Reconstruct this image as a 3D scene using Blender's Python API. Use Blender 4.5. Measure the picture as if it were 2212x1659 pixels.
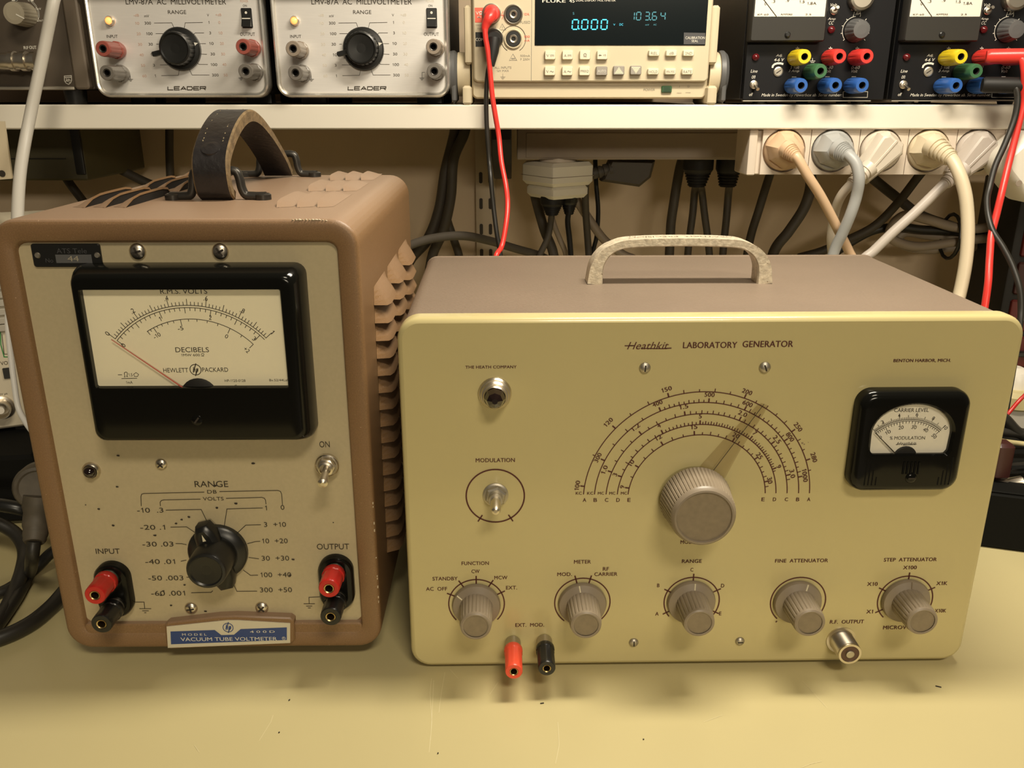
import bpy, math, random
from mathutils import Vector, Matrix
random.seed(4)
PI = math.pi
sc = bpy.context.scene
COL = sc.collection
for o in list(bpy.data.objects):
    bpy.data.objects.remove(o)

# ------------------------------------------------------------------ camera, world, lamps, exposure
FPX, PITCH, CAMH = 1847.2, 0.3279, 0.3295
cam = bpy.data.cameras.new('camera')
cam.sensor_width = 36.0
cam.lens = FPX / 2212 * 36.0
cam.clip_start = 0.02
camo = bpy.data.objects.new('camera', cam)
COL.objects.link(camo)
camo.location = (0, 0, CAMH)
camo.rotation_euler = (PI / 2 - PITCH, 0, 0)
sc.camera = camo

w = bpy.data.worlds.new('room_ambient')
sc.world = w
w.use_nodes = True
w.node_tree.nodes['Background'].inputs[0].default_value = (1.0, 0.84, 0.64, 1)
w.node_tree.nodes['Background'].inputs[1].default_value = 0.055

def area(name, loc, target, sx, sy, power, col):
    l = bpy.data.lights.new(name, 'AREA')
    l.shape = 'RECTANGLE'; l.size = sx; l.size_y = sy
    l.energy = power; l.color = col
    o = bpy.data.objects.new(name, l); COL.objects.link(o)
    o.location = loc
    d = Vector(target) - Vector(loc)
    o.rotation_euler = d.to_track_quat('-Z', 'Y').to_euler()
    return o
area('bench_tube_lamp', (0.19, 0.48, 0.71), (0.19, 0.52, 0), 0.30, 0.07, 5.4, (1.0, 0.90, 0.73))
area('room_ceiling_lamp', (0.45, -1.15, 1.95), (0.0, 0.6, 0.15), 0.7, 0.25, 24.0, (1.0, 0.87, 0.66))
area('far_ceiling_lamp', (0.9, -4.4, 1.40), (0.0, 0.8, 0.2), 1.2, 0.3, 52.0, (1.0, 0.87, 0.66))
sc.view_settings.view_transform = 'Standard'
sc.view_settings.look = 'None'
sc.view_settings.exposure = 0.0
sc.view_settings.gamma = 1.0
sc.view_settings.use_curve_mapping = False

# ------------------------------------------------------------------ materials
def mat(name, col, rough=0.5, metal=0.0, noise=None, bump=None, spec=0.5, coat=0.0, emit=None, speck=None, dust=None):
    m = bpy.data.materials.new(name); m.use_nodes = True
    nt = m.node_tree; b = nt.nodes['Principled BSDF']
    c4 = (col[0], col[1], col[2], 1)
    b.inputs['Base Color'].default_value = c4
    b.inputs['Roughness'].default_value = rough
    b.inputs['Metallic'].default_value = metal
    b.inputs['Specular IOR Level'].default_value = spec
    b.inputs['Coat Weight'].default_value = coat
    tc = None
    def coords():
        nonlocal tc
        if tc is None: tc = nt.nodes.new('ShaderNodeTexCoord')
        return tc.outputs['Object']
    last = None
    if noise:
        n = nt.nodes.new('ShaderNodeTexNoise'); n.inputs['Scale'].default_value = noise[0]
        n.inputs['Detail'].default_value = 6
        if len(noise) > 2:
            mp = nt.nodes.new('ShaderNodeMapping'); mp.inputs['Scale'].default_value = noise[2]
            nt.links.new(coords(), mp.inputs[0]); nt.links.new(mp.outputs[0], n.inputs[0])
        else: nt.links.new(coords(), n.inputs[0])
        r = nt.nodes.new('ShaderNodeValToRGB'); a = noise[1]
        r.color_ramp.elements[0].position = 0.3; r.color_ramp.elements[1].position = 0.7
        r.color_ramp.elements[0].color = tuple(max(0, x * (1 - a)) for x in col) + (1,)
        r.color_ramp.elements[1].color = tuple(min(1, x * (1 + a)) for x in col) + (1,)
        nt.links.new(n.outputs[0], r.inputs[0]); last = r.outputs[0]
    if speck:   # (scale, threshold, colour): sparse flecks
        n = nt.nodes.new('ShaderNodeTexNoise'); n.inputs['Scale'].default_value = speck[0]; n.inputs['Detail'].default_value = 2
        nt.links.new(coords(), n.inputs[0])
        r = nt.nodes.new('ShaderNodeValToRGB'); r.color_ramp.elements[0].position = speck[1]; r.color_ramp.elements[1].position = speck[1] + .04
        nt.links.new(n.outputs[0], r.inputs[0])
        mx = nt.nodes.new('ShaderNodeMixRGB'); nt.links.new(r.outputs[0], mx.inputs[0])
        if last: nt.links.new(last, mx.inputs[1])
        else: mx.inputs[1].default_value = c4
        mx.inputs[2].default_value = tuple(speck[2]) + (1,); last = mx.outputs[0]
    if dust:    # pale dust settled on faces that look up
        g = nt.nodes.new('ShaderNodeNewGeometry'); sx = nt.nodes.new('ShaderNodeSeparateXYZ'); nt.links.new(g.outputs['True Normal'], sx.inputs[0])
        r = nt.nodes.new('ShaderNodeMapRange'); r.inputs['From Min'].default_value = .35; r.inputs['From Max'].default_value = .95; r.inputs['To Max'].default_value = dust[0]
        nt.links.new(sx.outputs['Z'], r.inputs['Value'])
        mx = nt.nodes.new('ShaderNodeMixRGB'); nt.links.new(r.outputs[0], mx.inputs[0])
        if last: nt.links.new(last, mx.inputs[1])
        else: mx.inputs[1].default_value = c4
        mx.inputs[2].default_value = tuple(dust[1]) + (1,); last = mx.outputs[0]
    if last: nt.links.new(last, b.inputs['Base Color'])
    if bump:
        n = nt.nodes.new('ShaderNodeTexNoise'); n.inputs['Scale'].default_value = bump[0]; n.inputs['Detail'].default_value = 3
        nt.links.new(coords(), n.inputs[0])
        bp = nt.nodes.new('ShaderNodeBump'); bp.inputs['Strength'].default_value = bump[1]; bp.inputs['Distance'].default_value = 0.001
        nt.links.new(n.outputs[0], bp.inputs['Height']); nt.links.new(bp.outputs[0], b.inputs['Normal'])
    if emit:
        b.inputs['Emission Color'].default_value = tuple(emit[:3]) + (1,); b.inputs['Emission Strength'].default_value = emit[3]
    return m

def clear(name, tint, refl=0.6, rough=0.02):
    m = bpy.data.materials.new(name); m.use_nodes = True
    nt = m.node_tree; nt.nodes.remove(nt.nodes['Principled BSDF'])
    t = nt.nodes.new('ShaderNodeBsdfTransparent'); t.inputs[0].default_value = tuple(tint) + (1,)
    g = nt.nodes.new('ShaderNodeBsdfGlossy'); g.inputs['Roughness'].default_value = rough
    f = nt.nodes.new('ShaderNodeLayerWeight'); f.inputs[0].default_value = .5
    pw = nt.nodes.new('ShaderNodeMath'); pw.operation = 'POWER'; pw.inputs[1].default_value = 4.0
    mu = nt.nodes.new('ShaderNodeMath'); mu.operation = 'MULTIPLY_ADD'; mu.inputs[1].default_value = refl; mu.inputs[2].default_value = .03
    nt.links.new(f.outputs['Facing'], pw.inputs[0])
    mx = nt.nodes.new('ShaderNodeMixShader')
    nt.links.new(pw.outputs[0], mu.inputs[0]); nt.links.new(mu.outputs[0], mx.inputs[0])
    nt.links.new(t.outputs[0], mx.inputs[1]); nt.links.new(g.outputs[0], mx.inputs[2])
    nt.links.new(mx.outputs[0], nt.nodes['Material Output'].inputs[0])
    return m

M = {
 'bench': mat('bench_laminate', (0.57, 0.495, 0.26), .34, noise=(3, .05), bump=(260, .05), speck=(75, .76, (.40, .33, .17))),
 'scratch': mat('bench_scratch', (0.66, 0.585, 0.34), .5),
 'bench_edge': mat('bench_edge', (0.30, 0.22, 0.12), .5),
 'wall': mat('wall_paint', (0.60, 0.475, 0.34), .8, noise=(2.5, .10), bump=(140, .12)),
 'floor': mat('floor_lino', (0.16, 0.13, 0.10), .5, noise=(5, .1)),
 'shelf': mat('shelf_white', (0.80, 0.75, 0.64), .35, noise=(4, .03)),
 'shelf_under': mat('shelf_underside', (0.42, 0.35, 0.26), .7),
 'hp_case': mat('brown_hammer_paint', (0.225, 0.130, 0.060), .42, noise=(1500, .13), bump=(2600, .12), speck=(800, .72, (.50, .34, .22)), dust=(.58, (.36, .255, .185))),
 'hp_panel': mat('warm_grey_panel_paint', (0.46, 0.385, 0.235), .5, noise=(500, .03), speck=(46, .80, (.2, .14, .07))),
 'deep_black': mat('matt_black_case', (0.006, 0.006, 0.005), .75, spec=.12),
 'bakelite': mat('black_bakelite', (0.005, 0.005, 0.004), .14, spec=.28),
 'black': mat('black_plastic', (0.012, 0.012, 0.011), .32),
 'soft_black': mat('dull_black', (0.013, 0.012, 0.011), .55, spec=.35),
 'mouth': mat('louvre_mouth_dark', (0.008, 0.006, 0.004), .9),
 'dial': mat('cream_dial_card', (0.92, 0.84, 0.62), .6),
 'dial_white': mat('white_dial_card', (0.80, 0.75, 0.64), .6),
 'ink': mat('black_ink', (0.035, 0.026, 0.015), .6),
 'maroon': mat('maroon_ink', (0.085, 0.018, 0.012), .6),
 'glass': clear('thin_window_glass', (.97, .97, .95), .5),
 'cursor': clear('clear_cursor_plastic', (.93, .91, .88), .35, .15),
 'needle_red': mat('needle_red', (.50, .06, .03), .5),
 'red': mat('red_plastic', (.50, .018, .014), .3, noise=(200, .1)),
 'orange_red': mat('orange_red_plastic', (.80, .085, .04), .3),
 'nickel': mat('nickel_plate', (.68, .62, .52), .32, metal=1.0),
 'brass': mat('brass_socket', (.55, .42, .20), .3, metal=1.0),
 'zinc': mat('dull_zinc', (.50, .46, .38), .42, metal=.9),
 'slot': mat('screw_slot_dark', (.03, .022, .015), .7),
 'jewel': mat('dark_jewel_glass', (.012, .006, .005), .06, coat=1.0),
 'badge': mat('badge_cream_enamel', (.62, .57, .43), .3),
 'blue': mat('badge_blue_enamel', (.030, .062, .20), .3),
 'leather': mat('black_leather', (.018, .016, .016), .30, noise=(90, .25), bump=(260, .35)),
 'leather_edge': mat('raw_leather_edge', (.17, .115, .055), .85, noise=(200, .3), bump=(400, .5)),
 'stitch': mat('stitch_thread', (.25, .20, .11), .8),
 'wire': mat('dark_steel_wire', (.050, .046, .040), .34, metal=.6),
 'lg_panel': mat('olive_green_enamel', (0.545, 0.465, 0.225), .26, noise=(6, .03), bump=(90, .03), coat=.25),
 'lg_case': mat('taupe_wrinkle_paint', (0.18, 0.132, 0.095), .55, noise=(14, .09), bump=(500, .4), speck=(130, .78, (.11, .08, .05)), dust=(.3, (.24, .185, .135))),
 'lg_knob': mat('taupe_grey_plastic', (0.265, 0.215, 0.155), .36),
 'lg_knob_face': mat('knob_insert', (0.235, 0.185, 0.12), .5, noise=(300, .08)),
 'pointer_white': mat('indicator_white', (.75, .68, .48), .5),
 'cast': mat('worn_cast_metal', (.60, .53, .40), .45, metal=.25, noise=(300, .25), bump=(420, .3), speck=(420, .69, (.22, .16, .10))),
 'insulator': mat('brown_insulator', (.10, .05, .03), .5),
 'alu': mat('brushed_aluminium', (.80, .775, .735), .38, metal=.35, noise=(60, .03, (1, 1, 30))),
 'alu_rim': mat('bright_aluminium', (.82, .79, .72), .25, metal=.8),
 'grey_post': mat('grey_plastic_post', (.15, .135, .115), .35),
 'brown_post': mat('taupe_plastic_post', (.27, .22, .17), .35),
 'pink_post': mat('faded_red_plastic', (.30, .075, .055), .4),
 'faded_ink': mat('faded_red_ink', (.55, .36, .28), .6),
 'ghost_ink': mat('ghost_faded_ink', (.66, .60, .50), .6),
 'lamp_on': mat('lit_orange_lens', (.9, .4, .15), .2, emit=(1.0, .38, .10, 1.6)),
 'fluke': mat('cream_abs', (.60, .515, .355), .42),
 'fluke_key': mat('pale_key', (.76, .70, .53), .4),
 'grey_key': mat('grey_key', (.33, .30, .26), .45),
 'hub_grey': mat('dark_grey_hub', (.10, .10, .10), .45),
 'screen': mat('dark_smoked_window', (.005, .008, .009), .12, spec=.25),
 'vfd': mat('cyan_segments', (.02, .1, .12), .5, emit=(.06, .62, .80, 1.3)),
 'vfd_dim': mat('cyan_segments_dim', (.02, .1, .12), .5, emit=(.10, .42, .48, .55)),
 'white_ink': mat('white_ink', (.72, .69, .60), .6),
 'grey_ink': mat('grey_ink', (.27, .245, .19), .6),
 'red_ink': mat('red_ink', (.75, .13, .08), .6),
 'green': mat('green_button', (.03, .11, .04), .4),
 'sticker': mat('grey_sticker', (.06, .06, .062), .5),
 'psu': mat('black_panel_paint', (.007, .007, .008), .45, spec=.22),
 'psu_meter': mat('charcoal_meter_cover', (.032, .030, .026), .5, spec=.3),
 'yellow': mat('yellow_plastic', (.74, .55, .02), .32),
 'greenp': mat('green_plastic', (.045, .14, .06), .35),
 'bluep': mat('blue_plastic', (.03, .115, .40), .32),
 'bright_red': mat('bright_red_plastic', (.72, .045, .035), .32),
 'dark_led': mat('unlit_red_led', (.10, .008, .010), .2),
 'phil': mat('brown_grey_panel', (.082, .064, .046), .5, noise=(40, .08)),
 'phil_trim': mat('brown_grey_trim', (.145, .115, .083), .5),
 'phil_knob': mat('olive_grey_knob', (.35, .31, .23), .4),
 'grey_cable': mat('pale_grey_pvc', (.55, .52, .46), .42),
 'white_cable': mat('white_pvc', (.70, .69, .66), .42),
 'peach': mat('peach_pvc', (.66, .46, .29), .4),
 'bluegrey': mat('blue_grey_pvc', (.38, .385, .375), .4),
 'offwhite': mat('offwhite_pvc', (.62, .555, .46), .35),
 'cream': mat('cream_pvc', (.66, .565, .40), .4),
 'lightgrey': mat('light_grey_pvc', (.50, .445, .395), .38),
 'purewhite': mat('white_plastic', (.80, .76, .66), .35),
 'strip': mat('socket_strip_cream', (.66, .57, .47), .4),
 'duct': mat('grey_trunking', (.29, .235, .18), .5),
 'socket_dark': mat('socket_recess', (.10, .085, .07), .6),
 'blk_cable': mat('black_rubber_cable', (.022, .020, .016), .42),
 'dk_cable': mat('dusty_dark_cable', (.060, .050, .038), .6),
 'dust_plug': mat('dusty_grey_rubber', (.080, .066, .046), .6, noise=(60, .35), bump=(80, .2)),
 'steel_rail': mat('painted_rail', (.46, .375, .27), .5),
 'olive_box': mat('olive_case', (.085, .075, .035), .6),
 'plate': mat('pale_steel_plate', (.60, .51, .36), .5),
 'scope': mat('oscilloscope_cream', (.60, .535, .40), .45),
 'scope_key': mat('scope_key_grey', (.36, .33, .27), .5),
 'screen_green': mat('green_line_ink', (.03, .22, .05), .5),
 'maroon_box': mat('dark_maroon_plastic', (.045, .012, .010), .4),
 'red_box': mat('red_plastic_drawer', (.11, .012, .010), .4),
 'yellowing': mat('yellowed_plastic', (.62, .53, .27), .45),
}

# ------------------------------------------------------------------ mesh building
def FR(a=0, b=0, t=0, ang=0.0):
    """panel frame: u right, v up, w towards the viewer (local -Y)"""
    m = Matrix(((1, 0, 0, a), (0, 0, -1, -t), (0, 1, 0, b), (0, 0, 0, 1)))
    return m @ Matrix.Rotation(ang, 4, 'Z') if ang else m
def TOPF(a=0, y=0, z=0, ang=0.0):
    return Matrix.Translation((a, y, z)) @ Matrix.Rotation(ang, 4, 'Z')
def axis(origin, d, up=(0, 0, 1)):
    """frame whose w axis runs along d"""
    d = Vector(d).normalized(); u = Vector(up)
    x = u.cross(d)
    if x.length < 1e-4: x = Vector((1, 0, 0))
    x.normalize(); y = d.cross(x)
    m = Matrix((x, y, d)).transposed().to_4x4(); m.translation = Vector(origin)
    return m

def rrect(wd, h, r, seg=5):
    r = max(min(r, wd / 2 - 1e-6, h / 2 - 1e-6), 1e-6); P = []
    for cx, cy, a0 in ((wd / 2 - r, h / 2 - r, 0), (-wd / 2 + r, h / 2 - r, PI / 2), (-wd / 2 + r, -h / 2 + r, PI), (wd / 2 - r, -h / 2 + r, 3 * PI / 2)):
        for k in range(seg + 1):
            a = a0 + PI / 2 * k / seg
            P.append((cx + r * math.cos(a), cy + r * math.sin(a)))
    return P
def inset(P, d):
    n = len(P); out = []
    for i in range(n):
        p0, p1, p2 = Vector(P[i - 1]), Vector(P[i]), Vector(P[(i + 1) % n])
        a = (p1 - p0); b = (p2 - p1)
        if a.length < 1e-9: a = b
        if b.length < 1e-9: b = a
        a.normalize(); b.normalize()
        na = Vector((-a.y, a.x)); nb = Vector((-b.y, b.x)); s = na + nb
        k = 1 + na.dot(nb)
        out.append(tuple(p1 + s * (d / max(k, .3))))
    return out

class MB:
    def __init__(s): s.v = []; s.f = []; s.mi = []
    def add(s, vs, fs, mi=0, M_=None):
        o = len(s.v)
        for p in vs:
            p = Vector(p) if len(p) == 3 else Vector((p[0], p[1], 0))
            s.v.append(tuple(M_ @ p) if M_ else tuple(p))
        for f in fs:
            s.f.append(tuple(i + o for i in f)); s.mi.append(mi)
        return s
    def loops(s, L, M_=None, mi=0, cap0=True, cap1=True, closed=True, capmi=None):
        n = len(L[0]); vs = [p for l in L for p in l]; fs = []
        for k in range(len(L) - 1):
            for i in range(n if closed else n - 1):
                j = (i + 1) % n
                fs.append((k * n + i, k * n + j, (k + 1) * n + j, (k + 1) * n + i))
        s.add(vs, fs, mi, M_)
        if cap0: s.add(L[0], [tuple(range(n))[::-1]], mi, M_)
        if cap1: s.add(L[-1], [tuple(range(n))], mi if capmi is None else capmi, M_)
        return s
    def rprism(s, wd, h, r, prof, M_, mi=0, seg=5, cap0=True, cap1=True, capmi=None):
        L = []
        for d, t in prof:
            L.append([(x, y, t) for x, y in rrect(wd - 2 * d, h - 2 * d, max(r - d, .0002), seg)])
        return s.loops(L, M_, mi, cap0, cap1, capmi=capmi)
    def oprism(s, P, prof, M_, mi=0, cap0=True, cap1=True, capmi=None):
        area2 = sum(P[i - 1][0] * P[i][1] - P[i][0] * P[i - 1][1] for i in range(len(P)))
        if area2 < 0: P = P[::-1]
        L = [[(x, y, t) for x, y in (inset(P, d) if d else P)] for d, t in prof]
        return s.loops(L, M_, mi, cap0, cap1, capmi=capmi)
    def box(s, x0, x1, y0, y1, z0, z1, mi=0, bev=0.0, M_=None):
        F = Matrix.Translation(((x0 + x1) / 2, (y0 + y1) / 2, 0))
        if M_ is not None: F = M_ @ F
        b = bev
        prof = [(b, z0), (0, z0 + b), (0, z1 - b), (b, z1)] if b else [(0, z0), (0, z1)]
        return s.rprism(x1 - x0, y1 - y0, max(b, 1e-5), prof, F, mi, seg=2 if b else 1)
    def lathe(s, prof, n, M_, mi=0, mod=None, cap0=False, cap1=False):
        L = []
        for k, (r, t) in enumerate(prof):
            ring = []
            for i in range(n):
                a = 2 * PI * i / n; rr = r * (mod(i, k) if mod else 1)
                ring.append((rr * math.cos(a), rr * math.sin(a), t))
            L.append(ring)
        return s.loops(L, M_, mi, cap0, cap1)
    def tube(s, pts, r, n=8, M_=None, mi=0, flat=1.0):
        pts = [Vector(p) for p in pts]; L = []; prev = None
        for i, p in enumerate(pts):
            d = (pts[min(i + 1, len(pts) - 1)] - pts[max(i - 1, 0)]).normalized()
            if prev is None:
                x = d.orthogonal().normalized()
            else:
                x = prev - d * prev.dot(d)
                x = x.normalized() if x.length > 1e-6 else d.orthogonal().normalized()
            prev = x; y = d.cross(x)
            rr = r[i] if isinstance(r, (list, tuple)) else r
            L.append([tuple(p + x * rr * math.cos(2 * PI * k / n) + y * rr * flat * math.sin(2 * PI * k / n)) for k in range(n)])
        return s.loops(L, M_, mi)
    def sweep(s, pts, section, side, M_=None, mis=None):
        """section: list of (across, out) points; side: the across axis; mis: material per section edge"""
        side = Vector(side); pts = [Vector(p) for p in pts]; L = []
        for i, p in enumerate(pts):
            d = (pts[min(i + 1, len(pts) - 1)] - pts[max(i - 1, 0)]).normalized()
            out = side.cross(d).normalized()
            sec = section(i / (len(pts) - 1)) if callable(section) else section
            L.append([tuple(p + side * a + out * b) for a, b in sec])
        n = len(L[0])
        for j in range(n):
            k2 = (j + 1) % n; vs = []; fs = []
            for i, l in enumerate(L): vs += [l[j], l[k2]]
            for i in range(len(L) - 1): fs.append((2 * i, 2 * i + 1, 2 * i + 3, 2 * i + 2))
            s.add(vs, fs, mis[j] if mis else 0, M_)
        s.add(L[0], [tuple(range(n))[::-1]], 0, M_); s.add(L[-1], [tuple(range(n))], 0, M_)
        return s
    def poly(s, P, M_, mi=0, t=0.0):
        area2 = sum(P[i - 1][0] * P[i][1] - P[i][0] * P[i - 1][1] for i in range(len(P)))
        if area2 < 0: P = P[::-1]
        return s.add([(x, y, t) for x, y in P], [tuple(range(len(P)))], mi, M_)
    def stroke(s, P, wd, M_, mi=0, t=0.0, closed=False):
        n = len(P); L = []; R = []
        for i in range(n):
            p = Vector(P[i])
            a = Vector(P[i]) - Vector(P[i - 1]) if (i > 0 or closed) else Vector(P[1]) - Vector(P[0])
            b = Vector(P[(i + 1) % n]) - Vector(P[i]) if (i < n - 1 or closed) else a
            if a.length < 1e-9: a = b
            if b.length < 1e-9: b = a
            a.normalize(); b.normalize()
            na = Vector((-a.y, a.x)); nb = Vector((-b.y, b.x)); k = max(1 + na.dot(nb), .5)
            o = (na + nb) * (wd / 2 / k)
            L.append((p.x + o.x, p.y + o.y, t)); R.append((p.x - o.x, p.y - o.y, t))
        fs = [(n + i, n + (i + 1) % n, (i + 1) % n, i) for i in range(n if closed else n - 1)]
        return s.add(L + R, fs, mi, M_)
    def arc(s, c, r, a0, a1, wd, M_, mi=0, t=0.0, n=40):
        return s.stroke([(c[0] + r * math.cos(a0 + (a1 - a0) * k / n), c[1] + r * math.sin(a0 + (a1 - a0) * k / n)) for k in range(n + 1)], wd, M_, mi, t)
    def disc(s, c, r, M_, mi=0, t=0.0, n=20):
        return s.poly([(c[0] + r * math.cos(2 * PI * k / n), c[1] + r * math.sin(2 * PI * k / n)) for k in range(n)], M_, mi, t)
    def text(s, st, cx, cy, wd, h, M_, mi=0, rot=0.0, t=0.0, bold=0.0, shear=0.0, space=1.0):
        vs, fs, bb = glyphs(st, bold, shear, space)
        bw = bb[2] - bb[0]; bh = bb[3] - bb[1]
        kx = wd / bw if wd else h / bh
        ky = h / bh if h else kx
        if len(st) == 1: kx = min(kx, ky * 1.25)
        c, sn = math.cos(rot), math.sin(rot); out = []
        for x, y, dz in vs:
            x = (x - (bb[0] + bb[2]) / 2) * kx; y = (y - (bb[1] + bb[3]) / 2) * ky
            out.append((cx + x * c - y * sn, cy + x * sn + y * c, t + dz))
        return s.add(out, fs, mi, M_)
    def build(s, name, mats, parent=None, angle=38, stuff=False):
        me = bpy.data.meshes.new(name); me.from_pydata(s.v, [], s.f)
        if not isinstance(mats, (list, tuple)): mats = [mats]
        for m in mats: me.materials.append(M[m] if isinstance(m, str) else m)
        me.polygons.foreach_set('material_index', s.mi)
        me.polygons.foreach_set('use_smooth', [True] * len(s.f))
        me.update(); me.set_sharp_from_angle(angle=math.radians(angle))
        o = bpy.data.objects.new(name, me); COL.objects.link(o)
        if parent is not None: o.parent = parent
        if stuff: o['kind'] = 'stuff'
        return o

_C = {}
def _mesh_text(st):
    cu = bpy.data.curves.new('glyph', 'FONT'); cu.body = st; cu.resolution_u = 3; cu.fill_mode = 'FRONT'
    ob = bpy.data.objects.new('glyph', cu)
    me = bpy.data.meshes.new_from_object(ob)
    vs = [(v.co.x, v.co.y) for v in me.vertices]
    fs = [tuple(p.vertices) if p.normal.z > 0 else tuple(p.vertices)[::-1] for p in me.polygons]
    bpy.data.objects.remove(ob); bpy.data.curves.remove(cu); bpy.data.meshes.remove(me)
    return vs, fs
def char(c):
    if c in _C: return _C[c]
    def width(t):
        v, _ = _mesh_text(t); return max(x for x, y in v) - min(x for x, y in v)
    if 'HH' not in _C: _C['HH'] = width('HH')
    if c == '1':        # a figure one with a flag
        v0, f0, a0 = char('0'); h = max(y for x, y in v0)
        vs = [(.21, 0), (.29, 0), (.29, h), (.23, h), (.21, h * .93), (.10, h * .80), (.10, h * .69), (.21, h * .78)]
        _C[c] = (vs, [(0, 1, 2, 3, 4, 7), (4, 5, 6, 7)], .42)
    elif c == ' ': _C[c] = ([], [], .27)
    else:
        vs, fs = _mesh_text(c); _C[c] = (vs, fs, width('H' + c + 'H') - _C['HH'])
    return _C[c]
_G = {}
def glyphs(st, bold, shear, space):
    k = (st, bold, shear, space)
    if k in _G: return _G[k]
    vs, fs, x0 = [], [], 0.0
    for c in st:
        v, f, adv = char(c)
        for dx in ((-bold, bold) if bold else (0,)):
            o = len(vs); vs += [(x + x0 + dx + shear * y, y, .00005 if dx > 0 else 0.0) for x, y in v]; fs += [tuple(i + o for i in q) for q in f]
        x0 += adv * space + bold
    bb = (min(q[0] for q in vs), min(q[1] for q in vs), max(q[0] for q in vs), max(q[1] for q in vs))
    _G[k] = (vs, fs, bb)
    return _G[k]

def spline(P, k=8):
    """centripetal Catmull-Rom through the points"""
    P = [Vector(p) for p in P]; out = []
    Q = [P[0] * 2 - P[1]] + P + [P[-1] * 2 - P[-2]]
    for i in range(1, len(Q) - 2):
        p0, p1, p2, p3 = Q[i - 1:i + 3]
        d = [max((b - a).length, 1e-9) ** .5 for a, b in ((p0, p1), (p1, p2), (p2, p3))]
        m1 = ((p1 - p0) / d[0] - (p2 - p0) / (d[0] + d[1]) + (p2 - p1) / d[1]) * d[1]
        m2 = ((p2 - p1) / d[1] - (p3 - p1) / (d[1] + d[2]) + (p3 - p2) / d[2]) * d[1]
        for j in range(k):
            u = j / k; u2 = u * u; u3 = u2 * u
            out.append(p1 * (2 * u3 - 3 * u2 + 1) + m1 * (u3 - 2 * u2 + u) + p2 * (3 * u2 - 2 * u3) + m2 * (u3 - u2))
    out.append(P[-1])
    return out

# ------------------------------------------------------------------ survey: points read off the photograph, put on the real plane they lie on
def ray(px, py):
    u, v = (px - 1106) / FPX, (py - 829.5) / FPX
    c, s = math.cos(PITCH), math.sin(PITCH)
    return Vector((u, c - v * s, -s - v * c))
def at(px, py, y):
    r = ray(px, py)
    return Vector((0, 0, CAMH)) + r * (y / r.y)
def atz(px, py, z):
    r = ray(px, py)
    return Vector((0, 0, CAMH)) + r * ((z - CAMH) / r.z)
ZR = {1: (0, 450, 2.458), 2: (0, 900, 2.458), 3: (850, 650, 3.16), 4: (1500, 650, 3.107), 5: (850, 1150, 3.16), 6: (1500, 1130, 3.107),
      11: (0, 0, 3.687), 12: (560, 0, 4.096), 13: (960, 0, 3.456), 14: (1560, 0, 3.393), 15: (840, 230, 2.765), 16: (1560, 240, 3.393), 0: (0, 0, 1)}
def zpx(r, x, y):
    o = ZR[r]; return o[0] + x / o[2], o[1] + y / o[2]
def zat(r, x, y, Y): return at(*zpx(r, x, y), Y)

def tag(o, label, cat=None, group=None, kind=None):
    o['label'] = label
    if cat: o['category'] = cat
    if group: o['group'] = group
    if kind: o['kind'] = kind
    return o
def thing(name, label, cat, loc, yaw=0, group=None):
    o = bpy.data.objects.new(name, None); COL.objects.link(o)
    o.empty_display_size = .02; o.location = loc; o.rotation_euler = (0, 0, yaw)
    return tag(o, label, cat, group)
def struct(o):
    o['kind'] = 'structure'; return o

class Face:
    """front plane of an instrument: local x right, z up, plane y = 0"""
    def __init__(s, root):
        s.root = root; s.o = root.location.copy(); s.yaw = root.rotation_euler.z
    def q(s, px, py, t=0.0):
        c, sn = math.cos(s.yaw), math.sin(s.yaw); n = Vector((-sn, c, 0))
        r = ray(px, py); C = Vector((0, 0, CAMH))
        d = n.dot(s.o) - t
        p = C + r * ((d - n.dot(C)) / n.dot(r)) - s.o
        return (p.x * c + p.y * sn, p.z)
    def p(s, r, x, y, t=0.0): return s.q(*zpx(r, x, y), t)
    def dims(s, r, x, y, wd, h, t=0.0):
        a = s.p(r, x - wd / 2, y, t); b = s.p(r, x + wd / 2, y, t); c = s.p(r, x, y - h / 2, t); d = s.p(r, x, y + h / 2, t)
        return math.hypot(b[0] - a[0], b[1] - a[1]), math.hypot(c[0] - d[0], c[1] - d[1])
    def T(s, mb, st, r, x, y, wd, h, mi=0, rot=0.0, t=0.0002, **k):
        c = s.p(r, x, y, t); W_, H_ = s.dims(r, x, y, wd, h, t)
        if abs(rot) > .3:
            z = ZR[r][2]; sx = s.dims(r, x, y, 10, 10, t); m_ = (sx[0] + sx[1]) / 20
            W_, H_ = wd * m_, h * m_
        mb.text(st, c[0], c[1], W_, H_, FR(), mi, rot, t, **k)
    def S(s, mb, r, P, wd, mi=0, t=0.0002, closed=False):
        mb.stroke([s.p(r, x, y, t) for x, y in P], wd, FR(), mi, t, closed)

def circ3(a, b, c):
    ax, ay, bx, by, cx, cy = *a, *b, *c
    d = 2 * (ax * (by - cy) + bx * (cy - ay) + cx * (ay - by))
    ux = ((ax * ax + ay * ay) * (by - cy) + (bx * bx + by * by) * (cy - ay) + (cx * cx + cy * cy) * (ay - by)) / d
    uy = ((ax * ax + ay * ay) * (cx - bx) + (bx * bx + by * by) * (ax - cx) + (cx * cx + cy * cy) * (bx - ax)) / d
    return (ux, uy), math.hypot(ax - ux, ay - uy)
def ang(c, p): return math.atan2(p[1] - c[1], p[0] - c[0])
def tick(mb, c, a, r0, r1, wd, mi=0, t=0.0002):
    mb.stroke([(c[0] + r0 * math.cos(a), c[1] + r0 * math.sin(a)), (c[0] + r1 * math.cos(a), c[1] + r1 * math.sin(a))], wd, FR(), mi, t)

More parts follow.
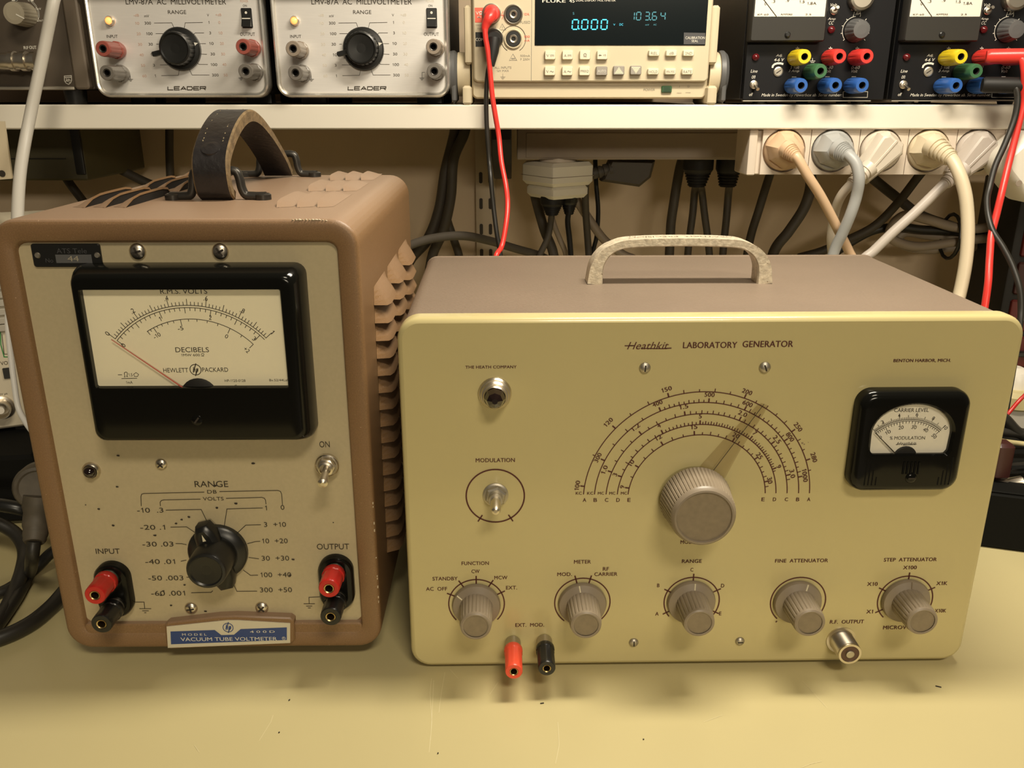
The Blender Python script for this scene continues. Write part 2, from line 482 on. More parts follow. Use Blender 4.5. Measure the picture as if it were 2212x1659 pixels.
# ------------------------------------------------------------------ reusable parts
def screw(root, a, b, r, m='zinc', cross=True, ang_=.4, t=0.0, dome=.5):
    mb = MB(); F = FR(a, b, t, ang_)
    mb.lathe([(r, 0), (r, r * .12), (r * .86, r * dome * .6), (r * .55, r * dome * .92), (r * .2, r * dome)], 20, F, cap1=True)
    o = mb.build('screw', [m], root, 50)
    s2 = MB(); z = r * dome + .00012
    for k in range(2 if cross else 1):
        s2.box(-r * .58, r * .58, -r * .13, r * .13, r * .1, z, M_=F @ Matrix.Rotation(k * PI / 2, 4, 'Z'))
    s2.build('screw_slot', ['slot'], o)
    return o
def post(root, face, px, t, r, m, rim=None, hole='brass', base_r=None, collar=None, wob=10):
    """binding post: fluted cap with a socket in its end; px is the photo point of the tip centre"""
    a, b = face.q(*px, t); F = FR(a, b)
    mb = MB(); n = wob * 4
    fl = lambda i, k: (1.0 - (.06 if (i % 4 == 0) else 0)) if 1 < k < 5 else 1.0
    c0 = collar or 0.002
    mb.lathe([(r * .98, c0), (r * 1.06, c0 + .0008), (r * 1.06, c0 + .004), (r * .98, c0 + .0045), (r * .97, t - .003), (r * .95, t - .0006), (r * .88, t), (r * .50, t), (r * .47, t - .0006)], n, F, 0, fl)
    o = mb.build('binding_post', [m], root)
    h = MB(); h.lathe([(r * .5, t - .0004), (r * .46, t + .0001), (r * .36, t - .0002), (r * .34, t - .012)], 20, F)
    h.disc((0, 0), r * .36, F, 1, t - .010)
    h.build('metal_socket', [hole, 'mouth'], o)
    if collar:
        cmb = MB(); cmb.lathe([(r * .72, 0), (r * .9, .0006), (r * .9, collar), (r * .5, collar)], 20, F, cap1=True)
        cmb.build('metal_collar', ['zinc'], o)
    return o
def ground(mb, face, r, P0, B, mi=0, wd=.0003):
    face.S(mb, r, P0, wd, mi)
    for x0, x1, y in B: face.S(mb, r, [(x0, y), (x1, y)], wd, mi)
def toggle(root, face, ringpx, tippx, R, t, m='nickel', lever_r=.0022, tip_r=.003, name='toggle_switch'):
    a, b = face.q(*ringpx, 0.001); a2, b2 = face.q(*tippx, t); F = FR(a, b)
    mb = MB()
    mb.lathe([(R, 0), (R, .001), (R * .93, .0016), (R * .88, .0010), (R * .74, .0010)], 28, F)
    mb.lathe([(R * .74, .0005), (R * .74, .0032), (R * .6, .0036), (R * .6, .0016)], 6, F)
    mb.lathe([(R * .6, .001), (R * .6, .0055), (R * .46, .006), (R * .42, .004)], 20, F, cap1=True)
    o = mb.build(name, [m], root)
    lv = MB()
    lv.tube([(a, -.002, b), (a * .5 + a2 * .5, -t * .5, b * .5 + b2 * .5), (a2 * .9 + a * .1, -t * .92, b2 * .9 + b * .1), (a2, -t, b2), (a2 + (a2 - a) * .06, -t * 1.04, b2 + (b2 - b) * .06)],
            [lever_r * .75, lever_r, tip_r, tip_r * .98, tip_r * .4], 14)
    lv.build('switch_lever', [m], o, 60)
    return o

# ------------------------------------------------------------------ setting
f = MB(); f.box(-3, 3, -3, 1.3, -.78, -.75); struct(f.build('floor', ['floor']))
f = MB(); f.box(-2, 2, 1.10, 1.20, -.75, 2.2); struct(f.build('wall_back', ['wall']))
bench = thing('workbench', 'cream laminate workbench top carrying the two old instruments', 'workbench', (0, .66, 0))
f = MB(); f.box(-1.15, 1.15, -.46, .435, -.03, 0, 0, .002); f.build('tabletop', ['bench'], bench)
f = MB(); f.box(-1.15, 1.15, -.464, -.4602, -.0295, -.0005, 0, .001); f.build('edge_strip', ['bench_edge'], bench)
for sx in (-1.08, 1.08):
    for sy in (-.40, .38):
        f = MB(); f.box(sx - .025, sx + .025, sy - .025, sy + .025, -.75, -.03, 0, .003); f.build('leg', ['hub_grey'], bench)
f = MB()
for kk, L_ in enumerate(([(932, 1466), (929, 1498), (933, 1561), (927, 1625)], [(937, 1470), (934, 1530), (930, 1600)], [(961, 1452), (953, 1500), (948, 1540)], [(972, 1446), (990, 1466)], [(1733, 1471), (1755, 1494), (1787, 1530)], [(1732, 1658), (1752, 1650), (1775, 1645)], [(1058, 1500), (1076, 1474)], [(1205, 1560), (1208, 1610), (1200, 1650)], [(420, 1610), (430, 1625)], [(560, 1600), (585, 1560), (590, 1545)], [(1520, 1560), (1560, 1545)])):
    f.stroke([(lambda v: (v.x, v.y - .66))(atz(x, y, 0)) for x, y in L_], .00038, TOPF(), 0, .00010 + .00003 * (kk % 3))
f.build('scratch_marks', ['scratch'], bench)
# short dark crumbs lying on the bench
for (px, py, L_, a_, lab) in ((1171, 1520, .0022, .2, 'dark wire clipping on the bench below the black output post'), (625, 1513, .0012, 1.1, 'dark speck on the bench in front of the brown voltmeter, upper of three'), (2027, 1484, .0032, -.4, 'thin dark splinter on the bench right of the coaxial output'),
                           (603, 1583, .0009, .9, 'dark speck on the bench in front of the brown voltmeter, lower of three'), (1390, 1598, .0008, .2, 'tiny dark speck at the bottom middle of the bench'), (946, 1628, .0010, 1.2, 'tiny dark speck at the bottom edge of the bench')):
    p = atz(px, py, 0); f = MB(); f.box(-L_ / 2, L_ / 2, -.0003, .0003, 0.0001, .0005, 0, 0, TOPF(p.x, p.y, 0, a_))
    tag(f.build('crumb', ['slot']), lab.replace(', upper of three', ', nearer the case').replace(', lower of three', ', nearer the picture edge'), 'crumb', 'crumbs on the bench top')

ZS = 0.3195          # shelf top
shelf = thing('wall_shelf', 'long white wall shelf carrying the row of test instruments', 'shelf', (0, .95, ZS))
f = MB(); f.box(-1.2, 1.2, -.145, .148, -.0205, 0, 0, .001); f.build('shelf_board', ['shelf_under'], shelf)
f = MB(); f.box(-1.2, 1.2, -.150, -.145, -.0208, .0003, 0, .0012); f.build('front_edge', ['shelf'], shelf)
for xr in (-.033, -.75, .80):
    if xr == -.033: lab = 'slotted steel shelf upright on the wall behind the red test lead'
    else: continue
    r_ = thing('shelf_upright', lab, 'shelf rail', (xr, 1.1, -.1))
    f = MB(); f.box(-.0125, .0125, -.012, 0, 0, .41, 0, .001); f.build('rail', ['steel_rail'], r_)
    for k in range(13):
        for sx in (-.0058, .0058):
            z = .33 - k * .0318 + (.1 - .1)
            if z < 0.02: continue
            f = MB(); f.rprism(.0042, .0135, .0019, [(0, 0), (0, .0004)], FR(sx, z, .0121)); f.build('slot', ['slot'], r_)
    f = MB(); f.lathe([(.0036, 0), (.0033, .0012), (.0015, .002)], 14, FR(0.001, .2205, .0122), cap1=True); f.build('rail_screw', ['zinc'], r_)
    b_ = MB(); b_.oprism([(-.115, 0), (.10, 0), (.10, -.062), (.02, -.062), (-.10, -.030), (-.115, -.012)], [(.0008, -.010), (0, -.009), (0, .009), (.0008, .010)], Matrix(((0, 0, 1, -.0105), (1, 0, 0, .985), (0, 1, 0, ZS - .0212), (0, 0, 0, 1))))
    tag(b_.build('shelf_bracket', ['soft_black']), 'black shelf bracket between the slotted upright and the grey trunking', 'bracket')

# ------------------------------------------------------------------ vacuum tube voltmeter (brown case, left)
HW, HH, HD, HZ = .1892, .2580, .2640, .0108
hp = thing('vacuum_tube_voltmeter', 'brown hammer-finish vintage voltmeter with big black meter and leather strap handle', 'voltmeter', (-.2680, .4385, 0), .0103)
hf = Face(hp)
cm = MB(); Fm = FR(HW / 2, HZ + HH / 2)
prof = [(.0155, -.0045), (.0122, -.0036), (.0116, -.0012), (.0106, -.0001), (.0030, 0), (.0014, -.0004), (.0005, -.0012), (.0001, -.0024), (0, -.004), (0, -HD + .018), (.0012, -HD + .010), (.005, -HD + .004), (.012, -HD)]
prof = prof[::-1]
L = []
for d, t in prof:
    L.append([(x, y, t) for x, y in rrect(HW - 2 * d, HH - 2 * d, max(.0145 - d, .0055), 8)])
cm.loops(L, Fm, 0, True, False)
cab = cm.build('cabinet', ['hp_case'], hp, 50)
def louvre(F, Ln, wd, hgt, mname='hp_case'):
    mb = MB(); nu, nv = 8, 4; V = []
    sh = [0, .80, .98, 1, 1, 1, .98, .80, 0]
    for j in range(nv + 1):
        tt = j / nv
        for i in range(nu + 1):
            uu = (i / nu - .5) * Ln * (1 - .10 * tt)
            V.append((uu, tt * wd - (sh[i] - 1) * wd * .16 * (1 - tt), hgt * sh[i] * (1 - tt ** 1.15) + .0001))
    fs = [(j * (nu + 1) + i, j * (nu + 1) + i + 1, (j + 1) * (nu + 1) + i + 1, (j + 1) * (nu + 1) + i) for j in range(nv) for i in range(nu)]
    mb.add(V, fs, 0, F)
    lip = [V[i] for i in range(nu + 1)]
    lo = [(x, y, max(z - .0013, .00005)) for x, y, z in lip]
    mb.add(lip + lo, [(i, nu + 1 + i, nu + 2 + i, i + 1) for i in range(nu)], 0, F)
    a = [(x, y + .0003, z) for x, y, z in lo]; b = [(x, y + .0016, 0.00005) for x, y, z in lo]
    mb.add(a + b, [(i, nu + 1 + i, nu + 2 + i, i + 1) for i in range(nu)], 1, F)
    return mb.build('louvre', [mname, 'mouth'], cab, 40)
rows = ((.045, .115), (.128, .190), (.202, .258))
side_cols = ((.038, .090), (.098, .152), (.159, .214))
for y0, y1 in rows:
    for k in range(3):
        xo = .0315 + .0114 * k
        F = Matrix(((0, -1, 0, xo), (1, 0, 0, (y0 + y1) / 2), (0, 0, 1, HZ + HH), (0, 0, 0, 1)))
        louvre(F, y1 - y0, .0102, .0062)
        xo = HW - .0315 - .0114 * k
        F = Matrix(((0, 1, 0, xo), (-1, 0, 0, (y0 + y1) / 2), (0, 0, 1, HZ + HH), (0, 0, 0, 1)))
        louvre(F, y1 - y0, .0102, .0032)
for y0, y1 in side_cols:
    for k in range(16):
        F = Matrix(((0, 0, 1, HW), (1, 0, 0, (y0 + y1) / 2), (0, 1, 0, .2125 - .0107 * k), (0, 0, 0, 1)))
        louvre(F, y1 - y0, .0120, .0085)
for sx in (.03, HW - .03):
    for sy in (.05, HD - .04):
        f = MB(); f.lathe([(.008, 0), (.009, .002), (.009, HZ + .001)], 16, TOPF(sx, sy, 0), cap0=True); f.build('foot', ['black'], hp)
# front panel
PT = -.0034       # panel face is set back behind the frame
pl = hf.q(52, 700, PT)[0]
pm = MB(); pm.rprism(HW - .0225, HH - .0290, .0065, [(0, PT - .002), (0, PT)], FR(HW / 2, HZ + HH / 2 + .0020)); panel = pm.build('front_panel', ['hp_panel'], hp)
# inner bottom lip of the frame, thicker than the sides
f = MB(); f.rprism(HW - .0235, .0075, .002, [(0, PT - .001), (0, -.0006), (.001, -.0002)], FR(HW / 2, HZ + .0135)); f.build('bottom_lip', ['hp_case'], hp)
tx = MB(); T0 = PT + .0003
def HT(st, x, y, wd, h, r=2, **k): hf.T(tx, st, r, x, y, wd, h, t=T0, **k)
def HS(P, wd=.00038, r=2): hf.S(tx, r, P, wd, t=T0)
HT('RANGE', 1122, 358, 178, 32); HT('DB', 1125, 399, 50, 18); HT('VOLTS', 1132, 436, 110, 18)
HT('INPUT', 572, 715, 128, 27); HT('OUTPUT', 1768, 690, 172, 30); HT('ON', 1723, 147, 55, 32)
HS([(750, 475), (748, 425), (752, 412), (765, 408), (1085, 401)]); HS([(1165, 398), (1475, 392), (1489, 397), (1495, 410), (1500, 468)])
HS([(852, 475), (850, 455), (856, 446), (870, 442), (1065, 438)]); HS([(1200, 434), (1390, 429), (1403, 433), (1410, 443), (1412, 465)])
for st, x, y, wd in (('-10  .3', 797, 497, 140), ('-20 .1', 810, 588, 132), ('-30 .03', 838, 677, 165), ('-40 .01', 850, 770, 158), ('-50 .003', 880, 857, 187), ('-60 .001', 892, 938, 180),
                     ('1', 1412, 485, 10), ('0', 1500, 482, 20), ('3  +10', 1460, 573, 117), ('10  +20', 1460, 660, 135), ('30  +30', 1462, 752, 146), ('100  +40', 1465, 840, 162), ('300  +50', 1465, 920, 170)):
    HT(st, x, y, wd, 25)
for P in ([(880, 497), (1068, 493), (1100, 558)], [(905, 587), (990, 585), (1035, 615)], [(932, 674), (965, 675), (990, 680)], [(960, 768), (990, 762)], [(990, 853), (1010, 853)], [(1015, 936), (1120, 934), (1130, 925)],
          [(1395, 485), (1205, 490), (1190, 585)], [(1385, 574), (1305, 576), (1260, 618)], [(1382, 662), (1355, 664), (1312, 675)], [(1375, 755), (1320, 748)], [(1370, 842), (1330, 843), (1292, 815)], [(1365, 927), (1258, 928), (1242, 895)]): HS(P)
for P0, B in (([(705, 985), (765, 985), (768, 1018)], ((740, 803, 1020), (755, 790, 1031), (765, 777, 1041))), ([(1700, 957), (1640, 960), (1642, 993)], ((1612, 1672, 994), (1625, 1658, 1006), (1635, 1650, 1016)))):
    HS(P0)
    for x0, x1, y in B: HS([(x0, y), (x1, y)])
tx.build('panel_lettering', ['ink'], panel)
sp = MB()
for x, y, r_ in ((628, 207, 8), (1345, 248, 9), (622, 372, 7), (525, 490, 8), (600, 577, 8), (1152, 484, 8), (1253, 461, 10), (1003, 532, 8), (965, 546, 7), (935, 567, 7), (822, 630, 8), (1557, 758, 8), (1540, 842, 8), (980, 893, 7), (908, 1002, 7), (868, 925, 6), (855, 948, 7), (1090, 1033, 8), (1142, 366, 8), (455, 468, 4), (1770, 562, 4)):
    c = hf.p(2, x, y, T0); q = r_ / 2.458 * .000245
    sp.poly([(c[0] + q * 1.25 * math.cos(k * PI / 4) * random.uniform(.7, 1.1), c[1] + q * .8 * math.sin(k * PI / 4) * random.uniform(.7, 1.1)) for k in range(8)], FR(), 0, T0 + .0001)
sp.build('paint_chips', ['slot'], panel)
# maker's plate
npl = MB(); c = hf.q(146, 551, PT); npl.rprism(.0355, .0122, .0015, [(0, PT), (0, PT + .001), (.0004, PT + .0014)], FR(c[0], c[1]))
plate = npl.build('name_plate', ['black'], hp)
f = MB(); tt = PT + .0016
hf.T(f, 'ATS Tele', 1, 380, 226, 160, 26, 0, t=tt); hf.T(f, 'No', 1, 262, 277, 40, 22, 0, t=tt)
c = hf.p(1, 392, 268, tt); f.poly([(c[0] - .0093, c[1] - .0022), (c[0] + .0093, c[1] - .0022), (c[0] + .0093, c[1] + .0022), (c[0] - .0093, c[1] + .0022)], FR(), 1, tt)
hf.T(f, '44', 1, 388, 267, 60, 28, 2, t=tt + .0002); f.build('plate_lettering', ['sticker', 'hub_grey', 'phil_knob'], plate)
for zx in (198, 515):
    c = hf.p(1, zx, 250, tt); f = MB(); f.lathe([(.0016, 0), (.0012, .0006)], 12, FR(c[0], c[1], tt - .0002), cap1=True); f.build('rivet', ['zinc'], plate)
for px, py, r_, a_ in ((296, 544, .0044, .3), (475, 544, .0044, .55), (347, 1004, .0034, .7), (412, 1315, .0039, .15), (565, 1314, .0040, .75)):
    a, b = hf.q(px, py, PT + .001); screw(hp, a, b, r_, 'nickel', True, a_, PT, .55)
# big meter
MT = .0150
q_ = lambda x, y, t=MT: hf.p(1, x, y, t)
tl, tr, br, bl = q_(372, 345), q_(1548, 342), q_(1638, 1232), q_(488, 1258)
mx0, mx1 = (tl[0] + bl[0]) / 2, (tr[0] + br[0]) / 2; mz1, mz0 = (tl[1] + tr[1]) / 2, (bl[1] + br[1]) / 2
wl, wr = (q_(415, 440)[0] + q_(510, 965)[0]) / 2, (q_(1482, 428)[0] + q_(1530, 945)[0]) / 2
wt, wb = (q_(420, 440)[1] + q_(1480, 428)[1]) / 2, (q_(510, 963)[1] + q_(1530, 945)[1]) / 2
mm = MB(); MWd, MHt = mx1 - mx0 + .001, mz1 - mz0
# bezel: outer shell to the window hole (same point count on both outlines)
out = rrect(MWd + .004, MHt + .004, .006, 5); cxm, czm = (mx0 + mx1) / 2, (mz0 + mz1) / 2
win = rrect(wr - wl, wt - wb, .001, 5); ox, oz = (wl + wr) / 2 - cxm, (wt + wb) / 2 - czm
L = [[(x, y, PT) for x, y in out], [(x, y, PT + .007) for x, y in out]]
for d, t in ((.0008, PT + .0105), (.0028, MT - .0018), (.0040, MT - .0004), (.0052, MT)):
    L.append([(x, y, t) for x, y in rrect(MWd + .004 - 2 * d, MHt + .004 - 2 * d, .0055, 5)])
L.append([(x * 1.01 + ox, y * 1.01 + oz, MT) for x, y in win]); L.append([(x + ox, y + oz, MT - .0006) for x, y in win]); L.append([(x + ox, y + oz, .0006) for x, y in win])
mm.loops(L, FR(cxm, czm), 0, False, False)
meter = mm.build('panel_meter', ['bakelite'], hp, 30)
DT = .0122
f = MB(); f.poly([(wl - .002, wb - .002), (wr + .002, wb - .002), (wr + .002, wt + .002), (wl - .002, wt + .002)], FR(), 0, DT - .001); f.build('dial_card', ['dial'], meter)
d = MB(); TD = DT - .00088
P_ = lambda x, y: hf.p(1, x, y, TD)
c1, r1 = circ3(P_(612, 693), P_(1000, 515), P_(1412, 688))
a0, a1 = ang(c1, P_(605, 690)), ang(c1, P_(1415, 688))
lw = .00032
d.arc(c1, r1, a0, a1, lw, FR(), 0, TD); d.arc(c1, r1 - .0012, a0, a1 - .0, lw, FR(), 0, TD)
zpos = [P_(612, 693), P_(725, 575), P_(895, 520), P_(1092, 520), P_(1270, 575), P_(1413, 688)]
aa = [ang(c1, p) for p in zpos]
for k in range(51):
    s_ = k / 10; i = min(int(s_), 4); a = aa[i] + (aa[i + 1] - aa[i]) * (s_ - i)
    ln = .0042 if k % 10 == 0 else (.0034 if k % 5 == 0 else .0019)
    tick(d, c1, a, r1, r1 + ln, lw, 0, TD)
bb_ = [ang(c1, p) for p in (P_(622, 703), P_(843, 545), P_(1121, 530), P_(1385, 668))]
for k in range(31):
    s_ = k / 10; i = min(int(s_), 2); a = bb_[i] + (bb_[i + 1] - bb_[i]) * (s_ - i)
    ln = .0038 if k % 10 == 0 else (.003 if k % 5 == 0 else .0017)
    tick(d, c1, a, r1 - .0012, r1 - .0012 - ln, lw, 0, TD)
c2, r2 = circ3(P_(780, 655), P_(1000, 588), P_(1345, 722))
d.arc(c2, r2, ang(c2, P_(780, 655)), ang(c2, P_(1345, 722)), lw, FR(), 0, TD)
for x, y, ln in ((782, 652, .0022), (797, 643, .0012), (815, 634, .0030), (833, 627, .0012), (858, 617, .0012), (888, 606, .0013), (920, 599, .0013), (958, 593, .0032), (1000, 589, .0013), (1046, 592, .0013), (1100, 600, .0013), (1157, 615, .0014), (1220, 641, .0030), (1284, 675, .0014), (1345, 722, .0030)):
    tick(d, c2, ang(c2, P_(x, y)), r2, r2 - ln, lw, 0, TD)
def DTx(st, x, y, wd, h, rot=None, c=None, **k):
    r_ = 0 if rot is None else rot
    if c is not None: r_ = ang(c, P_(x, y)) - PI / 2
    hf.T(d, st, 1, x, y, wd, h, 0, r_, TD, **k)
DTx('0', 570, 665, 16, 26, c=c1); DTx('.2', 703, 545, 22, 26, c=c1); DTx('.4', 882, 478, 22, 26, c=c1); DTx('.6', 1092, 478, 22, 26, c=c1); DTx('.8', 1288, 543, 22, 26, c=c1); DTx('1', 1447, 658, 9, 26, c=c1)
DTx('0', 655, 727, 16, 24, c=c1); DTx('1', 850, 588, 8, 24, c=c1); DTx('2', 1117, 580, 14, 24, c=c1); DTx('3', 1350, 692, 14, 24, c=c1)
DTx('-10', 833, 676, 40, 22, c=c2); DTx('-5', 958, 637, 30, 22, c=c2); DTx('0', 1203, 680, 15, 22, c=c2); DTx('+2', 1310, 752, 30, 22, c=c2)
DTx('R.M.S. VOLTS', 975, 441, 250, 26); DTx('DECIBELS', 1020, 751, 178, 26); DTx('1MW 600', 1012, 779, 98, 13); DTx('HEWLETT', 933, 860, 132, 23); DTx('PACKARD', 1142, 857, 138, 23)
hf.S(d, 1, [(1069, 785), (1074, 785), (1074, 782), (1069, 777), (1070, 772), (1076, 770), (1082, 772), (1083, 777), (1078, 782), (1078, 785), (1083, 785)], .00022, 0, TD)
c = P_(1038, 857); rr = .0029
d.arc(c, rr, 0, 2 * PI, .0004, FR(), 0, TD); DTx('hp', 1038, 860, 30, 36, bold=.01, shear=.3)
hf.S(d, 1, [(1040, 824), (1026, 872)], .0005, 0, TD); hf.S(d, 1, [(1050, 850), (1038, 890)], .0005, 0, TD)
hf.S(d, 1, [(645, 904), (728, 902)], .0003, 0, TD); hf.S(d, 1, [(626, 884), (648, 884)], .0003, 0, TD); DTx('1.5', 693, 884, 20, 16); DTx('1mA', 687, 924, 34, 14)
hf.S(d, 1, [(658, 895), (664, 895), (660, 880), (660, 874), (665, 870), (672, 870), (676, 874), (676, 882), (673, 894), (679, 894)], .0003, 0, TD)
hf.S(d, 1, [(709, 882), (722, 872), (736, 882), (730, 893), (714, 893)], .00025, 0, TD, True)
DTx('HP-1120-0128', 1248, 915, 110, 13); DTx('Bv.52/44Lab', 1482, 912, 104, 12); DTx('G', 1252, 944, 14, 14)
d.build('dial_printing', ['ink'], meter)
c = P_(1060, 985); f = MB(); f.lathe([(.0098, 0), (.0098, .0006), (.0090, .0010), (.004, .0014)], 28, FR(c[0], c[1] - .001, DT - .0008), cap1=True); f.build('hub_cover', ['soft_black'], meter)
nd = MB(); nt_ = DT + .0012; a_, b_ = hf.p(1, 975, 955, nt_), hf.p(1, 590, 696, nt_)
nd.tube([(a_[0] + (a_[0] - b_[0]) * .05, -nt_, a_[1] + (a_[1] - b_[1]) * .05), (b_[0], -nt_, b_[1])], [.00038, .00020], 6); nd.build('needle', ['needle_red'], meter)
f = MB(); f.poly([(wl - .001, wb - .001), (wr + .001, wb - .001), (wr + .001, wt + .001), (wl - .001, wt + .001)], FR(), 0, MT - .0012); f.build('window_glass', ['glass'], meter)
c = hf.p(1, 1045, 1125, MT); screw(meter, c[0], c[1], .0034, 'bakelite', False, .9, MT - .0006, .3)
# pilot lamp
c = hf.p(2, 487, 285, PT); pa, pb = c; f = MB(); F = FR(pa, pb, PT)
f.lathe([(.0052, 0), (.0050, .0012), (.0040, .0022), (.0036, .0016)], 24, F); lamp = f.build('pilot_lamp', ['nickel'], hp)
f = MB(); f.lathe([(.0038, .0012), (.0037, .0026), (.0030, .0042), (.0016, .0052), (.0004, .0055)], 20, F, cap1=True); f.build('lamp_lens', ['jewel'], lamp)
toggle(hp, hf, zpx(2, 1735, 262), zpx(2, 1713, 355), .0068, .0195, 'nickel', .0021, .0028)
# range knob
kt = .0175
c = hf.p(2, 1100, 810, kt); F = FR(c[0], c[1], PT); f = MB()
f.lathe([(.0172, 0), (.0172, .0028), (.0162, .0040), (.0125, .0052)], 40, F, cap1=True); knob = f.build('range_knob', ['black'], hp)
f = MB(); g_ = MB()
pdir = math.radians(104)
F2 = FR(c[0], c[1], PT, pdir - PI / 2)
f.oprism([(-.0035, .0215), (.0035, .0215), (.0064, .0150), (.0075, .006), (.0075, -.006), (.0064, -.0150), (.0035, -.0215), (-.0035, -.0215), (-.0064, -.0150), (-.0075, -.006), (-.0075, .006), (-.0064, .0150)],
         [(0, .0030), (0, .0085), (.0008, .0100), (.0030, .0115)], F2); f.build('pointer_wing', ['black'], knob)
f = MB(); f.lathe([(.0118, .004), (.0114, kt + .001 - PT), (.0108, kt + .0022 - PT), (.0094, kt + .0026 - PT), (.0086, kt + .0018 - PT), (.003, kt + .0013 - PT)], 36, F, 0, cap1=True); f.build('grip', ['black'], knob, 35)
f = MB(); f.poly([(-.0010, .0128), (.0010, .0128), (0, .0172)], F2, 0, .01175); f.build('pointer_mark', ['pointer_white'], knob)
# terminals
for nm, cx_, cy_, tips in (('in', 600, 905, ((503, 950, 'red'), (538, 1103, 'black'))), ('out', 1778, 880, ((1746, 914, 'red'), (1755, 1064, 'black')))):
    tips_ab = [hf.p(2, x, y, .0205) for x, y, _ in tips]
    ca, cb = sum(p[0] for p in tips_ab) / 2, sum(p[1] for p in tips_ab) / 2
    f = MB(); f.rprism(.0205, .0360, .0102, [(0, PT), (0, PT + .004), (.0010, PT + .0054), (.0034, PT + .0058)], FR(ca, cb), seg=9)
    tb = f.build('terminal_base', ['bakelite'], hp)
    for (x, y, m_), _ in zip(tips, tips_ab):
        post(hp, hf, zpx(2, x, y), .0205, .0062, m_, collar=.0042)
# badge
bd = MB(); PB = lambda L_: [hf.p(2, x, y, .0015) for x, y in L_]
bd.oprism(PB([(875, 1106), (892, 1092), (1160, 1060), (1250, 1056), (1540, 1067), (1560, 1082), (1566, 1185), (1546, 1205), (905, 1232), (884, 1210)]), [(0, -.006), (0, .0012), (.0008, .0020)], FR())
badge = bd.build('badge', ['hp_case'], hp)
f = MB(); f.oprism(PB([(888, 1110), (1150, 1082), (1210, 1076), (1265, 1076), (1543, 1092), (1543, 1196), (895, 1222)]), [(0, .0015), (0, .0026)], FR()); f.build('badge_plate', ['badge'], badge)
f = MB(); tb_ = .0027
f.poly([hf.p(2, x, y, tb_) for x, y in [(905, 1141), (1140, 1133), (1175, 1160), (1242, 1158), (1278, 1128), (1523, 1119), (1523, 1186), (908, 1209)]], FR(), 0, tb_)
for st, x, y, wd, h in (('M O D E L', 1032, 1157, 130, 12), ('4 0 0 D', 1393, 1142, 132, 12), ('VACUUM TUBE VOLTMETER', 1215, 1181, 512, 19)): hf.T(f, st, 2, x, y, wd, h, 1, t=tb_ + .0002)
c = hf.p(2, 1507, 1176, tb_); f.arc(c, .0010, 0, 2 * PI, .0002, FR(), 1, tb_ + .0002, 14); hf.T(f, 'R', 2, 1507, 1176, 8, 9, 1, t=tb_ + .0002)
c = hf.p(2, 1211, 1120, tb_); f.arc(c, .0030, 0, 2 * PI, .00045, FR(), 0, tb_ + .0001); hf.T(f, 'hp', 2, 1212, 1122, 32, 36, 0, t=tb_ + .0002, shear=.3, bold=.02)
hf.S(f, 2, [(1213, 1092), (1200, 1132)], .0006, 0, tb_ + .0001); hf.S(f, 2, [(1224, 1112), (1212, 1148)], .0006, 0, tb_ + .0001)
f.build('badge_lettering', ['blue', 'white_ink'], badge)
# paint worn off the top front edge
f = MB()
for k in range(11):
    x = .1560 + k * .0017; ln = random.uniform(.0003, .0011); dz = max(0, x - .168) ** 2 * 18
    f.tube([(x - ln, .0007, HZ + HH - .0006 - dz), (x, .0005, HZ + HH - .0005 - dz), (x + ln, .0008, HZ + HH - .0007 - dz)], [.0002, random.uniform(.0003, .0007), .0002], 6)
for k in range(14):
    z = .040 + random.random() * .075; ln = random.uniform(.0005, .0016)
    f.tube([(HW - .0008, .0008, z), (HW - .0007, .0007, z + ln)], random.uniform(.0002, .0004), 5)
f.build('bare_metal_wear', ['plate'], cab)
# strap handle
hd = MB(); top = HZ + HH
prof_ = [(.0835, top + .0022), (.0780, top + .0060), (.0755, .2835), (.0772, .2920), (.0855, .2995), (.100, .3078), (.118, .3140), (.135, .3160), (.154, .3130), (.178, .3040), (.200, .2930), (.220, .2810), (.2310, top + .0030)]
pts = spline([(.0923, y, z) for y, z in prof_], 7)
def sec(u):
    th = .0026 + .0012 * math.sin(PI * min(max((u - .12) / .7, 0), 1))
    return [(-.0105, -th), (.0105, -th), (.0105, th * .7), (.0095, th), (-.0095, th), (-.0105, th * .7)]
hd.sweep(pts, sec, (1, 0, 0), None, [0, 1, 1, 0, 1, 1]); strap = hd.build('strap_handle', ['leather', 'leather_edge'], hp, 45)
st_ = MB(); n_ = len(pts)
for sx in (-.0058, .0058):
    for i in range(int(n_ * .34), int(n_ * .72)):
        p, p2 = pts[i], pts[i + 1]; d_ = (p2 - p).normalized(); o_ = Vector((1, 0, 0)).cross(d_)
        q = p.lerp(p2, .1) + o_ * (.0032 + .0004 * random.random()) + Vector((sx + random.uniform(-.0003, .0003), 0, 0)); st_.tube([q, q + d_ * (p2 - p).length * .55], .00032, 5)
st_.build('stitching', ['stitch'], strap, stuff=True)
i = int(n_ * .30); d_ = (pts[i + 1] - pts[i]).normalized(); o_ = Vector((1, 0, 0)).cross(d_)
f = MB(); f.lathe([(.0058, -.0004), (.0056, .0006), (.0030, .0010)], 20, axis(pts[i] + o_ * .0030, o_), cap1=True); f.build('rivet', ['leather'], strap)
for yb in (.0835, .2320):
    f = MB(); z0 = top + .0020; zz = top + .0165; c_ = .0923
    half = [(.0290, z0), (.0215, z0), (.0166, z0 + .0008), (.0146, z0 + .0050), (.0138, zz - .004), (.0120, zz)]
    L_ = [(c_ - a, yb, z) for a, z in half] + [(c_, yb, zz)] + [(c_ + a, yb, z) for a, z in half[::-1]]
    f.tube(spline(L_, 4), .0027, 10)
    for sx in (c_ - .0270, c_ + .0270):
        f.lathe([(.0048, top), (.0048, z0 + .0010), (.0036, z0 + .0018)], 14, TOPF(sx, yb, 0), cap1=True)
    f.build('handle_bracket', ['wire'], hp, 50)

